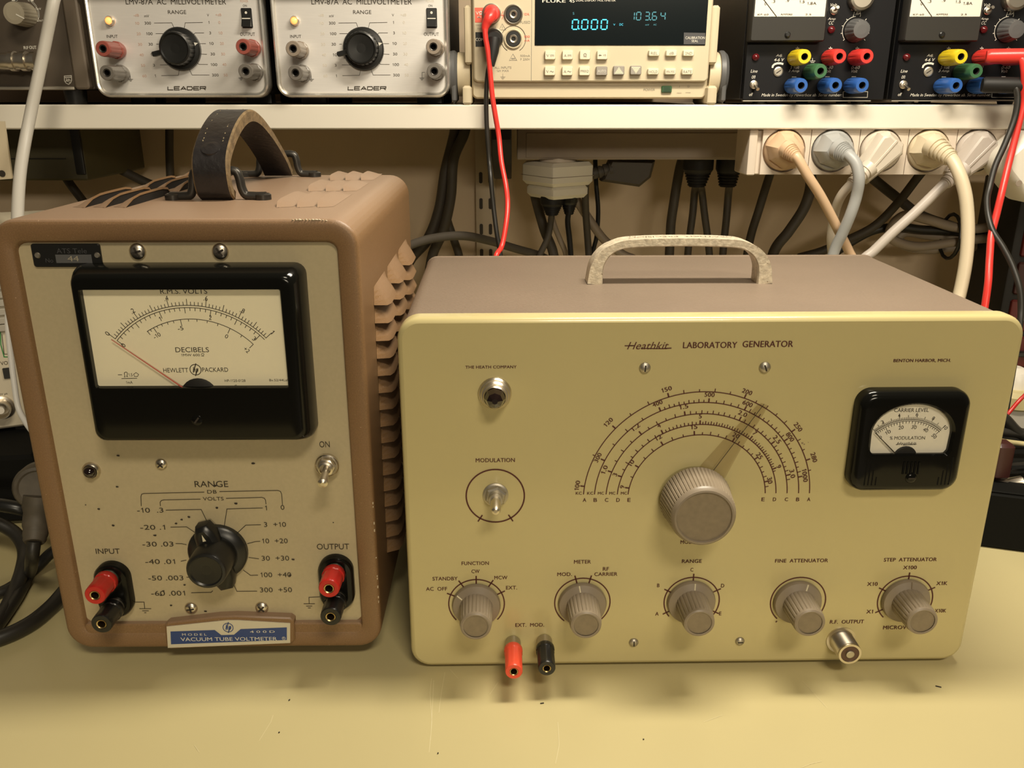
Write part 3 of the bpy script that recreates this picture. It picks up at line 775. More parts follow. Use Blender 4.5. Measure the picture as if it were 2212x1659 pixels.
# ------------------------------------------------------------------ laboratory generator (green front, right)
GW, GH, GD, GZ = .3336, .2162, .1899, .0022
lg = thing('laboratory_generator', 'olive green vintage signal generator with large dial, five knobs and top handle', 'signal generator', (-.0605, .4327, 0), .0187)
gf = Face(lg)
f = MB(); f.rprism(GW, GH, .0120, [(0, -.0105), (0, -.0030), (.0004, -.0016), (.0013, -.0005), (.0028, 0)], FR(GW / 2, GZ + GH / 2), seg=8); gpan = f.build('front_panel', ['lg_panel'], lg, 40)
f = MB(); f.rprism(GW - .003, GH - .004, .0085, [(.002, -GD), (0, -GD + .003), (0, -.0105)], FR(GW / 2, GZ + GH / 2), seg=6); gcab = f.build('cabinet', ['lg_case'], lg, 40)
f = MB(); f.rprism(GW - .0022, GH - .0032, .0088, [(.0003, -GD + .0002), (0, -GD + .0010), (0, -GD + .0030), (.0004, -GD + .0040)], FR(GW / 2, GZ + GH / 2), seg=6, cap1=False); f.build('rear_rim', ['lg_case'], gcab)
for sx in (.03, GW - .03):
    for sy in (.03, GD - .03):
        f = MB(); f.lathe([(.007, 0), (.008, .001), (.008, GZ + .003)], 14, TOPF(sx, sy, 0), cap0=True); f.build('foot', ['black'], lg)
g = MB(); GT = .0002
def G(st, r, x, y, wd, h, rot=0.0, bold=.018, **k): gf.T(g, st, r, x, y, wd, h, 0, rot, GT, bold=bold, **k)
G('LABORATORY', 3, 2162, 301, 370, 42); G('GENERATOR', 4, 494, 289, 340, 42)
G('THE HEATH COMPANY', 3, 666, 451, 350, 20); G('BENTON HARBOR, MICH.', 4, 1530, 401, 385, 24); G('MODULATION', 3, 695, 1087, 268, 27)
G('Heathkit', 3, 1738, 305, 285, 50, bold=.0, shear=.35)
gf.S(g, 3, [(1578, 306), (1640, 306)], .0005); gf.S(g, 3, [(1836, 326), (1898, 322)], .0006); gf.S(g, 3, [(1690, 324), (1836, 326)], .0005)
for st, r, x, y, wd in (('FUNCTION', 5, 558, 211, 187), ('CW', 5, 560, 266, 55), ('STANDBY', 5, 352, 316, 172), ('AC  OFF', 5, 294, 386, 145), ('MCW', 5, 733, 309, 90), ('EXT.', 5, 806, 378, 76), ('METER', 5, 1290, 201, 116), ('MOD.', 5, 1168, 286, 100), ('RF', 5, 1450, 250, 42), ('CARRIER', 5, 1450, 285, 158),
                        ('RANGE', 5, 2037, 197, 136), ('C', 5, 2037, 255, 20), ('B', 5, 1808, 362, 17), ('A', 5, 1799, 556, 24), ('D', 6, 190, 420, 22), ('E', 6, 174, 607, 16), ('FINE  ATTENUATOR', 6, 720, 252, 355), ('STEP  ATTENUATOR', 6, 1450, 245, 355), ('X100', 6, 1447, 298, 92), ('X10', 6, 1195, 409, 72), ('X1', 6, 1177, 594, 45), ('X1K', 6, 1662, 404, 75), ('X10K', 6, 1652, 588, 78), ('MICROVOLTS', 6, 1395, 700, 255),
                        ('R.F.  OUTPUT', 6, 1024, 662, 228), ('EXT.  MOD.', 5, 930, 632, 197), ('MODEL  LG-1', 5, 2062, 66, 205)):
    G(st, r, x, y, wd, 24)
# rings and ticks round the knobs
rings = (('FUNCTION', 1029.5, 1304, (157, 123, 90, 58, 27), -42, 222), ('METER', 1258, 1301, (105, 75), -50, 230), ('RANGE', 1494, 1299, (207, 153, 90, 27, -27), -40, 218), ('FINE', 1723.7, 1299, (), -42, 226), ('STEP', 1954.8, 1296, (207, 153, 90, 27), -30, 226))
RR = .0163
for nm, px, py, tk, lo, hi in rings:
    c = gf.q(px, py); g.arc(c, RR, math.radians(lo), math.radians(hi), .00075, FR(), 0, GT)
    for a in tk: tick(g, c, math.radians(a), RR - .0028, RR + .0024, .0008, 0, GT)
c = gf.q(1723.7, 1299); tick(g, c, math.radians(-130), RR + .001, RR + .0022, .0008, 0, GT)
c = gf.p(3, 695, 1331); g.arc(c, .0163, 0, 2 * PI, .00085, FR(), 0, GT, 60)
for a in (-58, -122): tick(g, c, math.radians(a), .0163 - .0024, .0163 + .0024, .0008, 0, GT)
# main dial arcs
ends = {}
def circfit(P):
    sx = [0] * 9
    import numpy as np
    A = np.array([(2 * x, 2 * y, 1) for x, y in P]); b = np.array([x * x + y * y for x, y in P])
    c = np.linalg.lstsq(A, b, rcond=None)[0]
    return (float(c[0]), float(c[1])), float((c[2] + c[0] ** 2 + c[1] ** 2) ** .5)
cA, rA = circfit([gf.p(3, x, y) for x, y in ((1304, 1320), (1378, 1035), (1507, 858), (1625, 766), (1753, 692), (1882, 648), (2000, 626), (2110, 618))] + [gf.p(4, x, y) for x, y in ((55, 605), (160, 611), (250, 629), (340, 656), (415, 685), (555, 770), (610, 826), (657, 880), (705, 940), (740, 1000), (760, 1070), (771, 1155), (772, 1290))])
cD = (cA[0], cA[1])
tops = {'A': 617, 'B': 690, 'C': 768, 'D': 838, 'E': 905}; lefts = {'A': 1304, 'B': 1378, 'C': 1455, 'D': 1533, 'E': 1608}; rights = {'A': 772, 'B': 698, 'C': 622, 'D': 542, 'E': 465}
rad = {}
dst = lambda p: math.hypot(p[0] - cD[0], p[1] - cD[1])
for k in 'ABCDE':
    lp, rp, tp = gf.p(3, lefts[k], 1320), gf.p(4, rights[k], 1290), gf.p(3, 2080, tops[k])
    rad[k] = (dst(lp) + dst(rp) + 2 * dst(tp)) / 4
    yb = lp[1]
    al = PI - math.asin((yb - cD[1]) / rad[k]); ar = math.asin((rp[1] - cD[1]) / rad[k])
    g.arc(cD, rad[k], ar, al, .00055, FR(), 0, GT, 72)
    G(k, 3, lefts[k], 1359, 24, 25); G(k, 4, rights[k] - 4, 1332, 22, 24)
for st, x in (('KC', 1265), ('KC', 1343), ('MC', 1416), ('MC', 1494), ('MC', 1573)): G(st, 3, x, 1313, 42, 19)
SC = {'A': (('100', 3, 1255, 1260, 1282), ('120', 3, 1467, 828, 0), ('150', 3, 1865, 603, 0), ('200', 4, 355, 610, 0), ('250', 4, 697, 846, 0), ('280', 4, 803, 1050, 0)),
      'B': (('300', 3, 1395, 1070, 0), ('400', 3, 1802, 700, 0), ('500', 3, 2158, 640, 0), ('600', 4, 358, 690, 0), ('800', 4, 643, 913, 0), ('1000', 4, 742, 1172, 0)),
      'C': (('1.0', 3, 1440, 1152, 0), ('1.2', 3, 1652, 863, 0), ('1.5', 3, 1982, 722, 0), ('2.0', 4, 325, 757, 0), ('2.5', 4, 555, 930, 0), ('3.0', 4, 658, 1160, 0)),
      'D': (('3', 3, 1512, 1186, 0), ('4', 3, 1812, 852, 0), ('5', 3, 2095, 787, 0), ('7', 4, 407, 887, 0), ('9', 4, 567, 1112, 0)),
      'E': (('9', 3, 1562, 1270, 0), ('10', 3, 1622, 1107, 0), ('12', 3, 1808, 933, 0), ('15', 3, 2052, 860, 0), ('20', 4, 280, 903, 0), ('25', 4, 437, 1040, 0), ('30', 4, 507, 1205, 0))}
SUB = {'A': (2, 3, 5, 5, 3), 'B': (4, 10, 5, 10, 8), 'C': (4, 5, 10, 8, 8), 'D': (8, 10, 20, 16), 'E': (2, 3, 3, 5, 5, 5)}
for k, L_ in SC.items():
    an = []
    for st, r, x, y, _ in L_:
        p = gf.p(r, x, y); a = ang(cD, p); an.append(a)
        G(st, r, x, y, 23 * len(st) - (8 if '.' in st else 0) + (0 if len(st) > 1 else -2), 30, a - PI / 2 if abs(a - PI / 2) > .02 else .0, bold=.02)
    step = [an[i] + (an[i + 1] - an[i]) * j / SUB[k][i] for i in range(len(an) - 1) for j in range(SUB[k][i])] + [an[-1]]
    dl = step[-1] - step[-2]
    step += [step[-1] + dl] if k in 'ACDE' else []
    for i, a in enumerate(step):
        mj = any(abs(a - b) < 1e-6 for b in an)
        tick(g, cD, a, rad[k], rad[k] + (.0024 if mj else (.0015 if i % 2 else .0020)), .0008 if mj else .0005, 0, GT)
g.build('panel_lettering', ['maroon'], gpan)
f = MB()
for x, y, r_ in ((725, 955, 9), (738, 962, 6), (765, 950, 4), (1037, 938, 3)):
    c = gf.p(4, x, y, GT); q = r_ / 3.107 * .000245
    f.poly([(c[0] + q * math.cos(k * PI / 4) * random.uniform(.7, 1.1), c[1] + q * math.sin(k * PI / 4) * random.uniform(.7, 1.1)) for k in range(8)], FR(), 0, GT * .5)
f.build('panel_stain', ['bench_edge'], gpan)
for r, x, y, q, a_ in ((3, 1718, 460, .0031, 1.5), (4, 476, 449, .0032, 1.95), (5, 1641, 757, .0029, 1.6), (6, 308, 798, .0028, .05)):
    a, b = gf.p(r, x, y, .001); screw(lg, a, b, q, 'zinc', False, a_, 0, .6)
# pilot jewel
pa, pb = gf.p(3, 692, 628); F = FR(pa, pb); f = MB()
f.lathe([(.0090, 0), (.0090, .0012), (.0082, .0024), (.0078, .0024), (.0078, .0040), (.0070, .0052), (.0064, .0052), (.0064, .0075), (.0058, .0084), (.0052, .0070)], 36, F); jl = f.build('pilot_lamp', ['nickel'], lg, 30)
f = MB(); f.lathe([(.0058, .0065), (.0058, .0090), (.0042, .0125), (.0016, .0140)], 8, F, cap1=True); f.build('jewel', ['jewel'], jl, 5)
# modulation switch
pa, pb = gf.p(3, 697, 1322); F = FR(pa, pb); f = MB()
f.lathe([(.0072, 0), (.0072, .0008), (.0062, .0012)], 28, F, cap1=True); f.lathe([(.0062, .0010), (.0062, .0034), (.0052, .0042)], 6, F @ Matrix.Rotation(.3, 4, 'Z'), cap1=True)
f.lathe([(.0040, .004), (.0040, .0062), (.0036, .0062), (.0036, .0070), (.0040, .0074), (.0038, .0082)], 20, F, cap1=True)
ms = f.build('modulation_switch', ['zinc'], lg, 30)
f = MB(); f.lathe([(.0027, .007), (.0028, .0185), (.0022, .0200), (.0010, .0205)], 18, F, cap1=True); f.build('switch_lever', ['nickel'], ms, 40)
# knobs
for nm, px, py, tx_, ty_, an_ in (('function_knob', 1029.5, 1304, 1027, 1354, 145), ('meter_knob', 1258, 1301, 1265.5, 1351.6, 100), ('range_knob', 1494, 1299, 1509, 1345, 86), ('fine_attenuator_knob', 1723.7, 1299, 1747, 1345, 72), ('step_attenuator_knob', 1954.8, 1296, 1992, 1341, 86)):
    p0 = gf.q(px, py); p1 = gf.q(tx_, ty_, .0225); a, b = (p0[0] + p1[0]) / 2, (p0[1] + p1[1]) / 2; F = FR(a, b)
    f = MB(); f.lathe([(.0140, .0006), (.0142, .0018), (.0136, .0034), (.0098, .0046)], 44, F, cap1=True); kb = f.build(nm, ['lg_knob'], lg, 30)
    f = MB(); fl = lambda i, k: (.945 if i % 4 == 0 else (1.0 if i % 4 == 2 else .99)) if 0 < k < 4 else 1.0
    f.lathe([(.0098, .0042), (.0097, .0050), (.0092, .0195), (.0090, .0206), (.0089, .0212), (.0086, .0224), (.0077, .0228), (.0070, .0226)], 96, F, 0, fl); f.build('fluted_grip', ['lg_knob'], kb, 30)
    f = MB(); f.disc((0, 0), .0071, F, 0, .0221, 32); f.build('grip_insert', ['lg_knob_face'], kb)
    f = MB(); u = math.radians(an_); f.stroke([(.0098 * math.cos(u), .0098 * math.sin(u)), (.0138 * math.cos(u), .0138 * math.sin(u))], .0007, F, 0, .00475)
    f = MB(); u = math.radians(an_); f.tube([(.0099 * math.cos(u), .0099 * math.sin(u), .0045), (.0136 * math.cos(u), .0136 * math.sin(u), .0034)], .00045, 6, F); f.build('indicator_line', ['pointer_white' if nm != 'step_attenuator_knob' else 'lg_knob_face'], kb)
# main tuning knob and cursor
bt = .0255
p1 = gf.q(1517, 1117, bt); F = FR(cD[0] * .5 + p1[0] * .5, cD[1] * .4 + p1[1] * .6); f = MB()
fl = lambda i, k: (.968 if i % 4 == 0 else 1.0) if 1 < k < 5 else 1.0
f.lathe([(.0160, .0025), (.0196, .0028), (.0200, .0040), (.0196, .0052), (.0180, .0215), (.0176, .0228), (.0170, .0240), (.0160, .0250), (.0150, .0252), (.0146, .0242)], 232, F, 0, fl)
tk_ = f.build('tuning_knob', ['lg_knob'], lg, 28)
f = MB(); f.disc((0, 0), .0149, F, 0, .0241, 40); f.build('grip_insert', ['lg_knob_face'], tk_)
f = MB(); ct = .0016
cp = [gf.p(4, x, y, ct) for x, y in ((452, 688), (490, 700), (470, 745), (300, 1010), (205, 1185), (120, 1230), (20, 1180), (45, 1105), (215, 915), (425, 700))]
f.oprism(cp, [(0, ct - .0006), (0, ct + .0006)], FR()); cur = f.build('dial_cursor', ['cursor'], lg)
f = MB(); gf.S(f, 4, [(468, 692), (130, 1135), (90, 1190)], .00035, 0, ct + .0008); f.build('hairline', ['ink'], cur)
# external modulation posts and output connector
post(lg, gf, zpx(5, 822, 952), .028, .0052, 'orange_red', collar=.007)
post(lg, gf, zpx(5, 1047, 930), .0265, .0052, 'black', collar=.007)
pa, pb = gf.p(6, 1045, 880, .0142); F = FR(pa, pb) @ Matrix.Diagonal((1.08, 1.08, .81, 1)); f = MB()
f.lathe([(.0082, 0), (.0082, .001), (.0068, .0012)] + [x for k in range(9) for x in ((.0066, .0020 + k * .0016), (.0061, .0028 + k * .0016))] + [(.0064, .0168), (.0062, .0176), (.0050, .0176), (.0048, .0168)], 32, F); rf = f.build('output_connector', ['nickel'], lg, 25)
f = MB(); f.disc((0, 0), .0049, F, 0, .0169, 24); f.build('insulator', ['insulator'], rf)
f = MB(); f.lathe([(.0022, .0165), (.0022, .0182), (.0016, .0184)], 16, F, cap1=True); f.build('centre_contact', ['zinc'], rf)
# small level meter
st_t = .0085
q_ = lambda x, y: gf.p(4, x, y, st_t)
ml, mr = (q_(1115, 640)[0] + q_(1050, 1250)[0]) / 2, (q_(1878, 640)[0] + q_(1775, 1250)[0]) / 2
mt, mb_ = q_(1480, 612)[1], q_(1410, 1285)[1]
cx, cz = (ml + mr) / 2, (mt + mb_) / 2; MW, MH = mr - ml, mt - mb_
Wp = [q_(x, y) for x, y in ((1185, 1005), (1187, 960), (1203, 868), (1245, 805), (1310, 750), (1400, 713), (1500, 700), (1600, 706), (1670, 740), (1715, 800), (1728, 870), (1722, 950), (1705, 1010), (1690, 1028), (1440, 1032), (1205, 1035))]
xs = .5 * (min(p[0] for p in Wp) + max(p[0] for p in Wp)); zs = .5 * (min(p[1] for p in Wp) + max(p[1] for p in Wp))
# symmetric D-shaped window, resampled to one point per outline corner
hwid = (max(p[0] for p in Wp) - min(p[0] for p in Wp)) / 2; zb = min(p[1] for p in Wp); zt = max(p[1] for p in Wp)
N = 160; oc = (xs - cx, zs - cz - .002)
def byangle(P):
    """resample a closed outline at N even angles round oc"""
    out = []
    for k in range(N):
        a = 2 * PI * k / N; d = Vector((math.cos(a), math.sin(a))); best = None
        for i in range(len(P)):
            p, q = Vector(P[i - 1]) - Vector(oc), Vector(P[i]) - Vector(oc); e = q - p
            den = d.x * e.y - d.y * e.x
            if abs(den) < 1e-12: continue
            t = (p.x * e.y - p.y * e.x) / den; u = (p.x * d.y - p.y * d.x) / den
            if t > 0 and -1e-6 <= u <= 1 + 1e-6 and (best is None or t > best): best = t
        out.append((oc[0] + d.x * best, oc[1] + d.y * best))
    return out
zl, zh = zb - cz, zt - cz; zm = zl + (zh - zl) * .42
dpoly = [(xs - cx - hwid + .002, zl), (xs - cx + hwid - .002, zl), (xs - cx + hwid - .0004, zl + .002)] + [(xs - cx + hwid * math.cos(PI * k / 40), zm + (zh - zm) * math.sin(PI * k / 40)) for k in range(41)] + [(xs - cx - hwid + .0004, zl + .002)]
winl = byangle(dpoly)
outl = byangle(rrect(MW, MH, .0085, 10))
f = MB(); L = [[(x, y, 0) for x, y in outl], [(x, y, .0045) for x, y in outl]]
for d_, t in ((.0006, .0066), (.0022, .0080), (.004, st_t)):
    L.append([(x, y, t) for x, y in byangle(rrect(MW - 2 * d_, MH - 2 * d_, .0085 - d_ * .6, 10))])
L.append([((x - oc[0]) * 1.07 + oc[0], (y - oc[1]) * 1.07 + oc[1], st_t) for x, y in winl])
L.append([(x, y, st_t - .0012) for x, y in winl]); L.append([(x, y, .001) for x, y in winl])
f.loops(L, FR(cx, cz), 0, False, False); lm = f.build('level_meter', ['bakelite'], lg, 35)
dt = .0058
f = MB(); f.poly([((x - oc[0]) * 1.03 + oc[0] + cx, (y - oc[1]) * 1.03 + oc[1] + cz) for x, y in winl], FR(), 0, dt - .00012); f.build('dial_card', ['dial_white'], lm)
d = MB(); P_ = lambda x, y: gf.p(4, x, y, dt)
c1, r1 = circ3(P_(1214, 878), P_(1470, 797), P_(1650, 868))
for rr in (r1, r1 - .0008): d.arc(c1, rr, ang(c1, P_(1212, 880)), ang(c1, P_(1655, 872)), .00028, FR(), 0, dt)
maj = [ang(c1, P_(x, y)) for x, y in ((1214, 878), (1277, 832), (1378, 803), (1490, 797), (1585, 822), (1650, 868))]
for k in range(51):
    s_ = k / 10; i = min(int(s_), 4); a = maj[i] + (maj[i + 1] - maj[i]) * (s_ - i)
    tick(d, c1, a, r1, r1 + (.0034 if k % 10 == 0 else (.0026 if k % 5 == 0 else .0014)), .00026, 0, dt)
    if k % 2 == 0: tick(d, c1, a, r1 - .0008, r1 - .0008 - (.0028 if k % 10 == 0 else .0014), .00026, 0, dt)
def lt(st, x, y, wd, h, rot=True, **k): gf.T(d, st, 4, x, y, wd, h, 0, (ang(c1, P_(x, y)) - PI / 2) if rot else 0, dt, **k)
for st, x, y in (('2', 1262, 813), ('4', 1375, 769), ('6', 1495, 762), ('8', 1605, 788)): lt(st, x, y, 16, 24)
lt('10', 1685, 850, 30, 24)
for st, x, y in (('10', 1300, 882), ('20', 1387, 850), ('30', 1475, 848), ('40', 1552, 867), ('50', 1610, 908)): lt(st, x, y, 34, 24)
lt('0', 1249, 915, 16, 20); lt('CARRIER LEVEL', 1458, 733, 232, 25, False); lt('% MODULATION', 1430, 920, 236, 22, False); lt('Heathkit', 1424, 957, 132, 20, False, shear=.35)
gf.S(d, 4, [(1352, 965), (1375, 963)], .0003, 0, dt); gf.S(d, 4, [(1400, 968), (1492, 962)], .0003, 0, dt)
d.build('dial_printing', ['ink'], lm)
c = P_(1412, 1040); f = MB(); f.lathe([(.0066, 0), (.0066, .0006), (.0058, .0009)], 24, FR(c[0], c[1] - .0008, dt - .0006), cap1=True); f.build('hub_cover', ['soft_black'], lm)
f = MB(); nt_ = dt + .001; a_, b_ = gf.p(4, 1345, 1020, nt_), gf.p(4, 1212, 883, nt_); f.tube([(a_[0], -nt_, a_[1]), (b_[0], -nt_, b_[1])], [.00035, .00018], 6); f.build('needle', ['ink'], lm)
f = MB(); f.poly([(x + cx, y + cz) for x, y in winl], FR(), 0, st_t - .0013); f.build('window_glass', ['glass'], lm)
c = gf.p(4, 1453, 1188, st_t); screw(lm, c[0], c[1], .0032, 'bakelite', False, 0, st_t - .0003, .4)
for k in range(5):
    p0, p1 = gf.p(4, 1410 + k * 25, 1080, st_t), gf.p(4, 1410 + k * 25, 1160, st_t)
    f = MB(); f.tube([(p0[0], -st_t, p0[1]), (p0[0], -st_t, p1[1])], .00065, 6); f.build('moulded_rib', ['bakelite'], lm)
for xs_ in ((1140, 1158, 1176, 1195), (1787, 1753, 1720, 1688)):
    for k, x in enumerate(xs_):
        p0 = gf.p(4, x, 1048 + k * 45, st_t); zl_ = mb_ + .0045; x_ = p0[0] + (.0022 if xs_[0] < 1400 else -.0040)
        f = MB(); f.tube([(x_, -st_t + .0004, p0[1]), (x_, -st_t + .0004, zl_)], .0006, 6); f.build('moulded_rib', ['bakelite'], lm)
# cast handle
f = MB(); zt = GZ + GH - .002
left = [(.1146, zt), (.1158, zt + .0115), (.1203, zt + .0190), (.1283, zt + .0237), (.1393, zt + .0253)]
pts = [(x, .098, z) for x, z in left] + [(.3346 - x, .098, z) for x, z in left[::-1]]
pts = spline(pts, 6)
hsec = lambda u: (lambda e: [(-.0075, -.0026 - e), (.0075, -.0026 - e), (.0075, .0018 + e * .6), (.006, .0026 + e * .6), (-.006, .0026 + e * .6), (-.0075, .0018 + e * .6)])(.0028 * max(0, 1 - min(u, 1 - u) / .30))
f.sweep(pts, hsec, (0, 1, 0)); gh = f.build('cast_handle', ['cast'], lg, 40)
f = MB(); f.text('HEATHKIT  PRECISION', .1673, .098, .064, .0030, TOPF(0, 0, zt + .0253 + .0033), 0, PI); f.build('handle_lettering', ['phil_trim'], gh)

# ------------------------------------------------------------------ instruments on the shelf
SY = .81
def leader(dx, label, posts, ghost, grp='matching millivoltmeters on the shelf'):
    """silver AC millivoltmeter; dx is its offset along the shelf from the first one"""
    x0, x1, z0, z1 = -.3728 + dx, -.2172 + dx, .3255, .545
    cx = (x0 + x1) / 2
    rt = thing('ac_millivoltmeter', label, 'millivoltmeter', (cx, SY, ZS), 0, grp)
    lf = Face(rt); off = dx
    # all readings come from the first meter; the second is set beside it
    P = lambda x, y, t=0.0: (lambda p: (p[0] + dx if False else p[0], p[1]))(base_face.p(11, x, y, t))
    wd, h = x1 - x0, z1 - z0; zc = (z0 + z1) / 2 - ZS
    f = MB(); f.rprism(wd - .006, h - .006, .010, [(0, -.21), (0, -.012)], FR(0, zc)); f.build('case', ['soft_black'], rt)
    f = MB(); f.rprism(wd, h, .0125, [(.001, -.014), (0, -.012), (0, -.003), (.0008, -.0008), (.0022, 0), (.0038, -.0006), (.0046, -.0024), (.0046, -.003)], FR(0, zc), seg=8, cap1=False); f.build('rim', ['alu_rim'], rt, 35)
    f = MB(); f.rprism(wd - .009, h - .009, .008, [(0, -.004), (0, -.0024)], FR(0, zc), seg=8); pn = f.build('front_panel', ['alu'], rt)
    for sx in (-.055, .055):
        f = MB(); f.box(sx - .012, sx + .012, .045, .06, 0, z0 - ZS + .004, 0, .001); f.build('foot', ['black'], rt)
        f = MB(); f.box(sx - .012, sx + .012, .17, .185, 0, z0 - ZS + .004, 0, .001); f.build('foot', ['soft_black'], rt)
    t = -.0022; g = MB()
    def T(st, x, y, w_, h_, mi=0, **k):
        c = base_face.p(11, x, y, t); W_, H_ = base_face.dims(11, x, y, w_, h_, t); g.text(st, c[0], c[1], W_, H_, FR(), mi, t=t, **k)
    def S(L_, wd_=.00035, mi=0): g.stroke([base_face.p(11, x, y, t) for x, y in L_], wd_, FR(), mi, t)
    T('LMV-87A  AC  MILLIVOLTMETER', 1400, 14, 800, 42); T('RANGE', 1410, 96, 145, 30); T('INPUT', 893, 290, 88, 24); T('OUTPUT', 1972, 272, 118, 26)
    T('ON', 1950, 45, 32, 18, 0); T('POWER', 1945, 9, 64, 18, 1); T('mV', 1168, 127, 38, 20); T('V', 1657, 120, 16, 20)
    T('-dB', 1085, 121, 44, 20, 1); T('+dB', 1740, 118, 46, 20, 1)
    for i, (a, b) in enumerate((('10', '300'), ('20', '100'), ('30', '30'), ('40', '10'), ('50', '3'), ('60', '1'))):
        T(a, 1093 + i * 11.5, 185 + i * 84, 32, 22, 1); x = (1177, 1190, 1200, 1216, 1226, 1237)[i]; T(b, x, 184 + i * 84, 17 * len(b) if b != '1' else 9, 22)
    for i, (a, b) in enumerate((('1', '0'), ('3', '10'), ('10', '20'), ('30', '30'), ('100', '40'), ('300', '50'))):
        T(a, 1664 + i * 10.2, 178 + i * 84, 17 * len(a) if a != '1' else 8, 22); T(b, 1747 + i * 10, 178 + i * 84, 15 * len(b), 22, 1)
    for L_ in ([(1227, 183), (1368, 181), (1388, 225)], [(1240, 267), (1320, 267)], [(1245, 352), (1265, 352)], [(1275, 517), (1350, 517)], [(1285, 602), (1420, 600), (1428, 555)], [(1615, 178), (1475, 181), (1467, 228)], [(1625, 262), (1555, 262), (1535, 278)], [(1640, 347), (1595, 347)], [(1648, 432), (1592, 430)], [(1655, 513), (1585, 512), (1560, 495)], [(1668, 597), (1530, 597), (1505, 545)],
               [(1000, 585), (1035, 588), (1040, 630)], [(1020, 631), (1060, 631)], [(1028, 639), (1053, 639)], [(1035, 646), (1047, 646)], [(1940, 575), (1918, 577), (1920, 620)], [(1900, 621), (1938, 621)], [(1908, 630), (1932, 630)], [(1914, 637), (1926, 637)]): S(L_)
    # wide maker's lettering drawn as strokes
    xs = [1337 + k * 51.5 for k in range(6)]; w_ = 43; yt, yb, ym = 690, 716, 703; ww = .00075
    for ch, x in zip('LEADER', xs):
        if ch == 'L': S([(x, yt), (x, yb), (x + w_, yb)], ww)
        if ch == 'E': S([(x + w_, yt), (x, yt), (x, yb), (x + w_, yb)], ww); S([(x, ym), (x + w_ - 4, ym)], ww)
        if ch == 'A': S([(x, yb), (x + w_ * .5, yt), (x + w_, yb)], ww); S([(x + 10, yb - 8), (x + w_ - 10, yb - 8)], ww)
        if ch == 'D': S([(x, yb), (x, yt), (x + w_ - 8, yt), (x + w_, ym), (x + w_ - 8, yb), (x, yb)], ww)
        if ch == 'R': S([(x, yb), (x, yt), (x + w_, yt), (x + w_, ym), (x, ym)], ww); S([(x + w_ * .6, ym), (x + w_, yb)], ww)
    g.build('panel_lettering', ['ink', 'ghost_ink' if ghost else 'faded_ink'], pn)
    c = P(872, 165); f = MB(); f.lathe([(.0040, 0), (.0040, .0030), (.0032, .0042), (.0028, .0036)], 20, FR(c[0], c[1], t)); pl = f.build('pilot_lamp', ['nickel'], rt)
    f = MB(); f.lathe([(.0028, .003), (.0024, .0052), (.001, .0062)], 14, FR(c[0], c[1], t), cap1=True); f.build('lamp_lens', ['lamp_on'], pl)
    # range knob: skirt, fluted grip, side wing and white pointer
    c = P(1425, 388, .003); F = FR(c[0], c[1], t); f = MB()
    f.lathe([(.0180, 0), (.0180, .0034), (.0170, .0046), (.0140, .0050)], 44, F, cap1=True); kb = f.build('range_knob', ['black'], rt, 30)
    fl = lambda i, k: (.95 if i % 4 == 0 else 1.0) if 0 < k < 3 else 1.0
    f = MB(); f.lathe([(.0142, .0046), (.0142, .0060), (.0138, .0140), (.0134, .0158), (.0122, .0164), (.0112, .0152), (.004, .0146)], 88, F, 0, fl, cap1=True); f.build('grip', ['black'], kb, 28)
    f = MB(); u = math.radians(193); f.rprism(.010, .0042, .0012, [(.0004, .0075), (0, .008), (0, .0125), (.0006, .0132)], F @ Matrix.Rotation(u, 4, 'Z') @ Matrix.Translation((.0172, 0, 0))); f.build('side_wing', ['black'], kb)
    u = math.radians(15); f = MB(); f.poly([(.0146, -.0014), (.0146, .0014), (.0180, 0)], F @ Matrix.Rotation(u, 4, 'Z'), 0, .0054); f.build('pointer_mark', ['white_ink'], kb)
    # rocker power switch
    c = P(1962, 142); f = MB(); f.rprism(.0092, .0160, .0008, [(0, 0), (0, .0008)], FR(c[0], c[1], t)); sw = f.build('power_switch', ['black'], rt)
    f = MB(); a0 = [(-.0040, -.0072), (.0040, -.0072), (.0040, .0072), (-.0040, .0072)]
    for (ya, ta, yb_, tb) in ((.0072, .0012, -.0008, .0030), (-.0008, .0030, -.0072, .0062)):
        f.add([(-.0040, ya, ta), (.0040, ya, ta), (.0040, yb_, tb), (-.0040, yb_, tb)], [(3, 2, 1, 0)], 0, FR(c[0], c[1], t))
        f.add([(-.0040, ya, ta), (-.0040, yb_, tb), (-.0040, yb_, 0), (-.0040, ya, 0)], [(3, 2, 1, 0)], 0, FR(c[0], c[1], t)); f.add([(.0040, ya, ta), (.0040, yb_, tb), (.0040, yb_, 0), (.0040, ya, 0)], [(0, 1, 2, 3)], 0, FR(c[0], c[1], t))
    f.add([(-.0040, -.0072, .0062), (.0040, -.0072, .0062), (.0040, -.0072, 0), (-.0040, -.0072, 0)], [(3, 2, 1, 0)], 0, FR(c[0], c[1], t))
    f.build('rocker', ['black'], sw)
    f = MB(); f.disc((0, .0042), .0011, FR(c[0], c[1], t), 0, .0021, 12); f.stroke([(-.0036, -.0006), (.0036, -.0006)], .0008, FR(c[0], c[1], t), 0, .0032); f.build('switch_mark', ['white_ink'], sw)
    for (x, y), m_ in zip(((818, 388), (850, 580), (1935, 372), (1955, 568)), posts):
        a, b = base_face.p(11, x, y, .0295)
        pp = Face(rt); post_ab(rt, a, b, .0295, .0066, m_)
    # upper half with the meter, above the picture
    f = MB(); f.rprism(wd - .018, .112, .006, [(0, -.003), (0, .014), (.002, .016)], FR(0, .1555)); me_ = f.build('panel_meter', ['black'], rt)
    f = MB(); f.rprism(wd - .036, .070, .003, [(0, .0161), (0, .0163)], FR(0, .166)); f.build('dial_card', ['dial_white'], me_)
    return rt
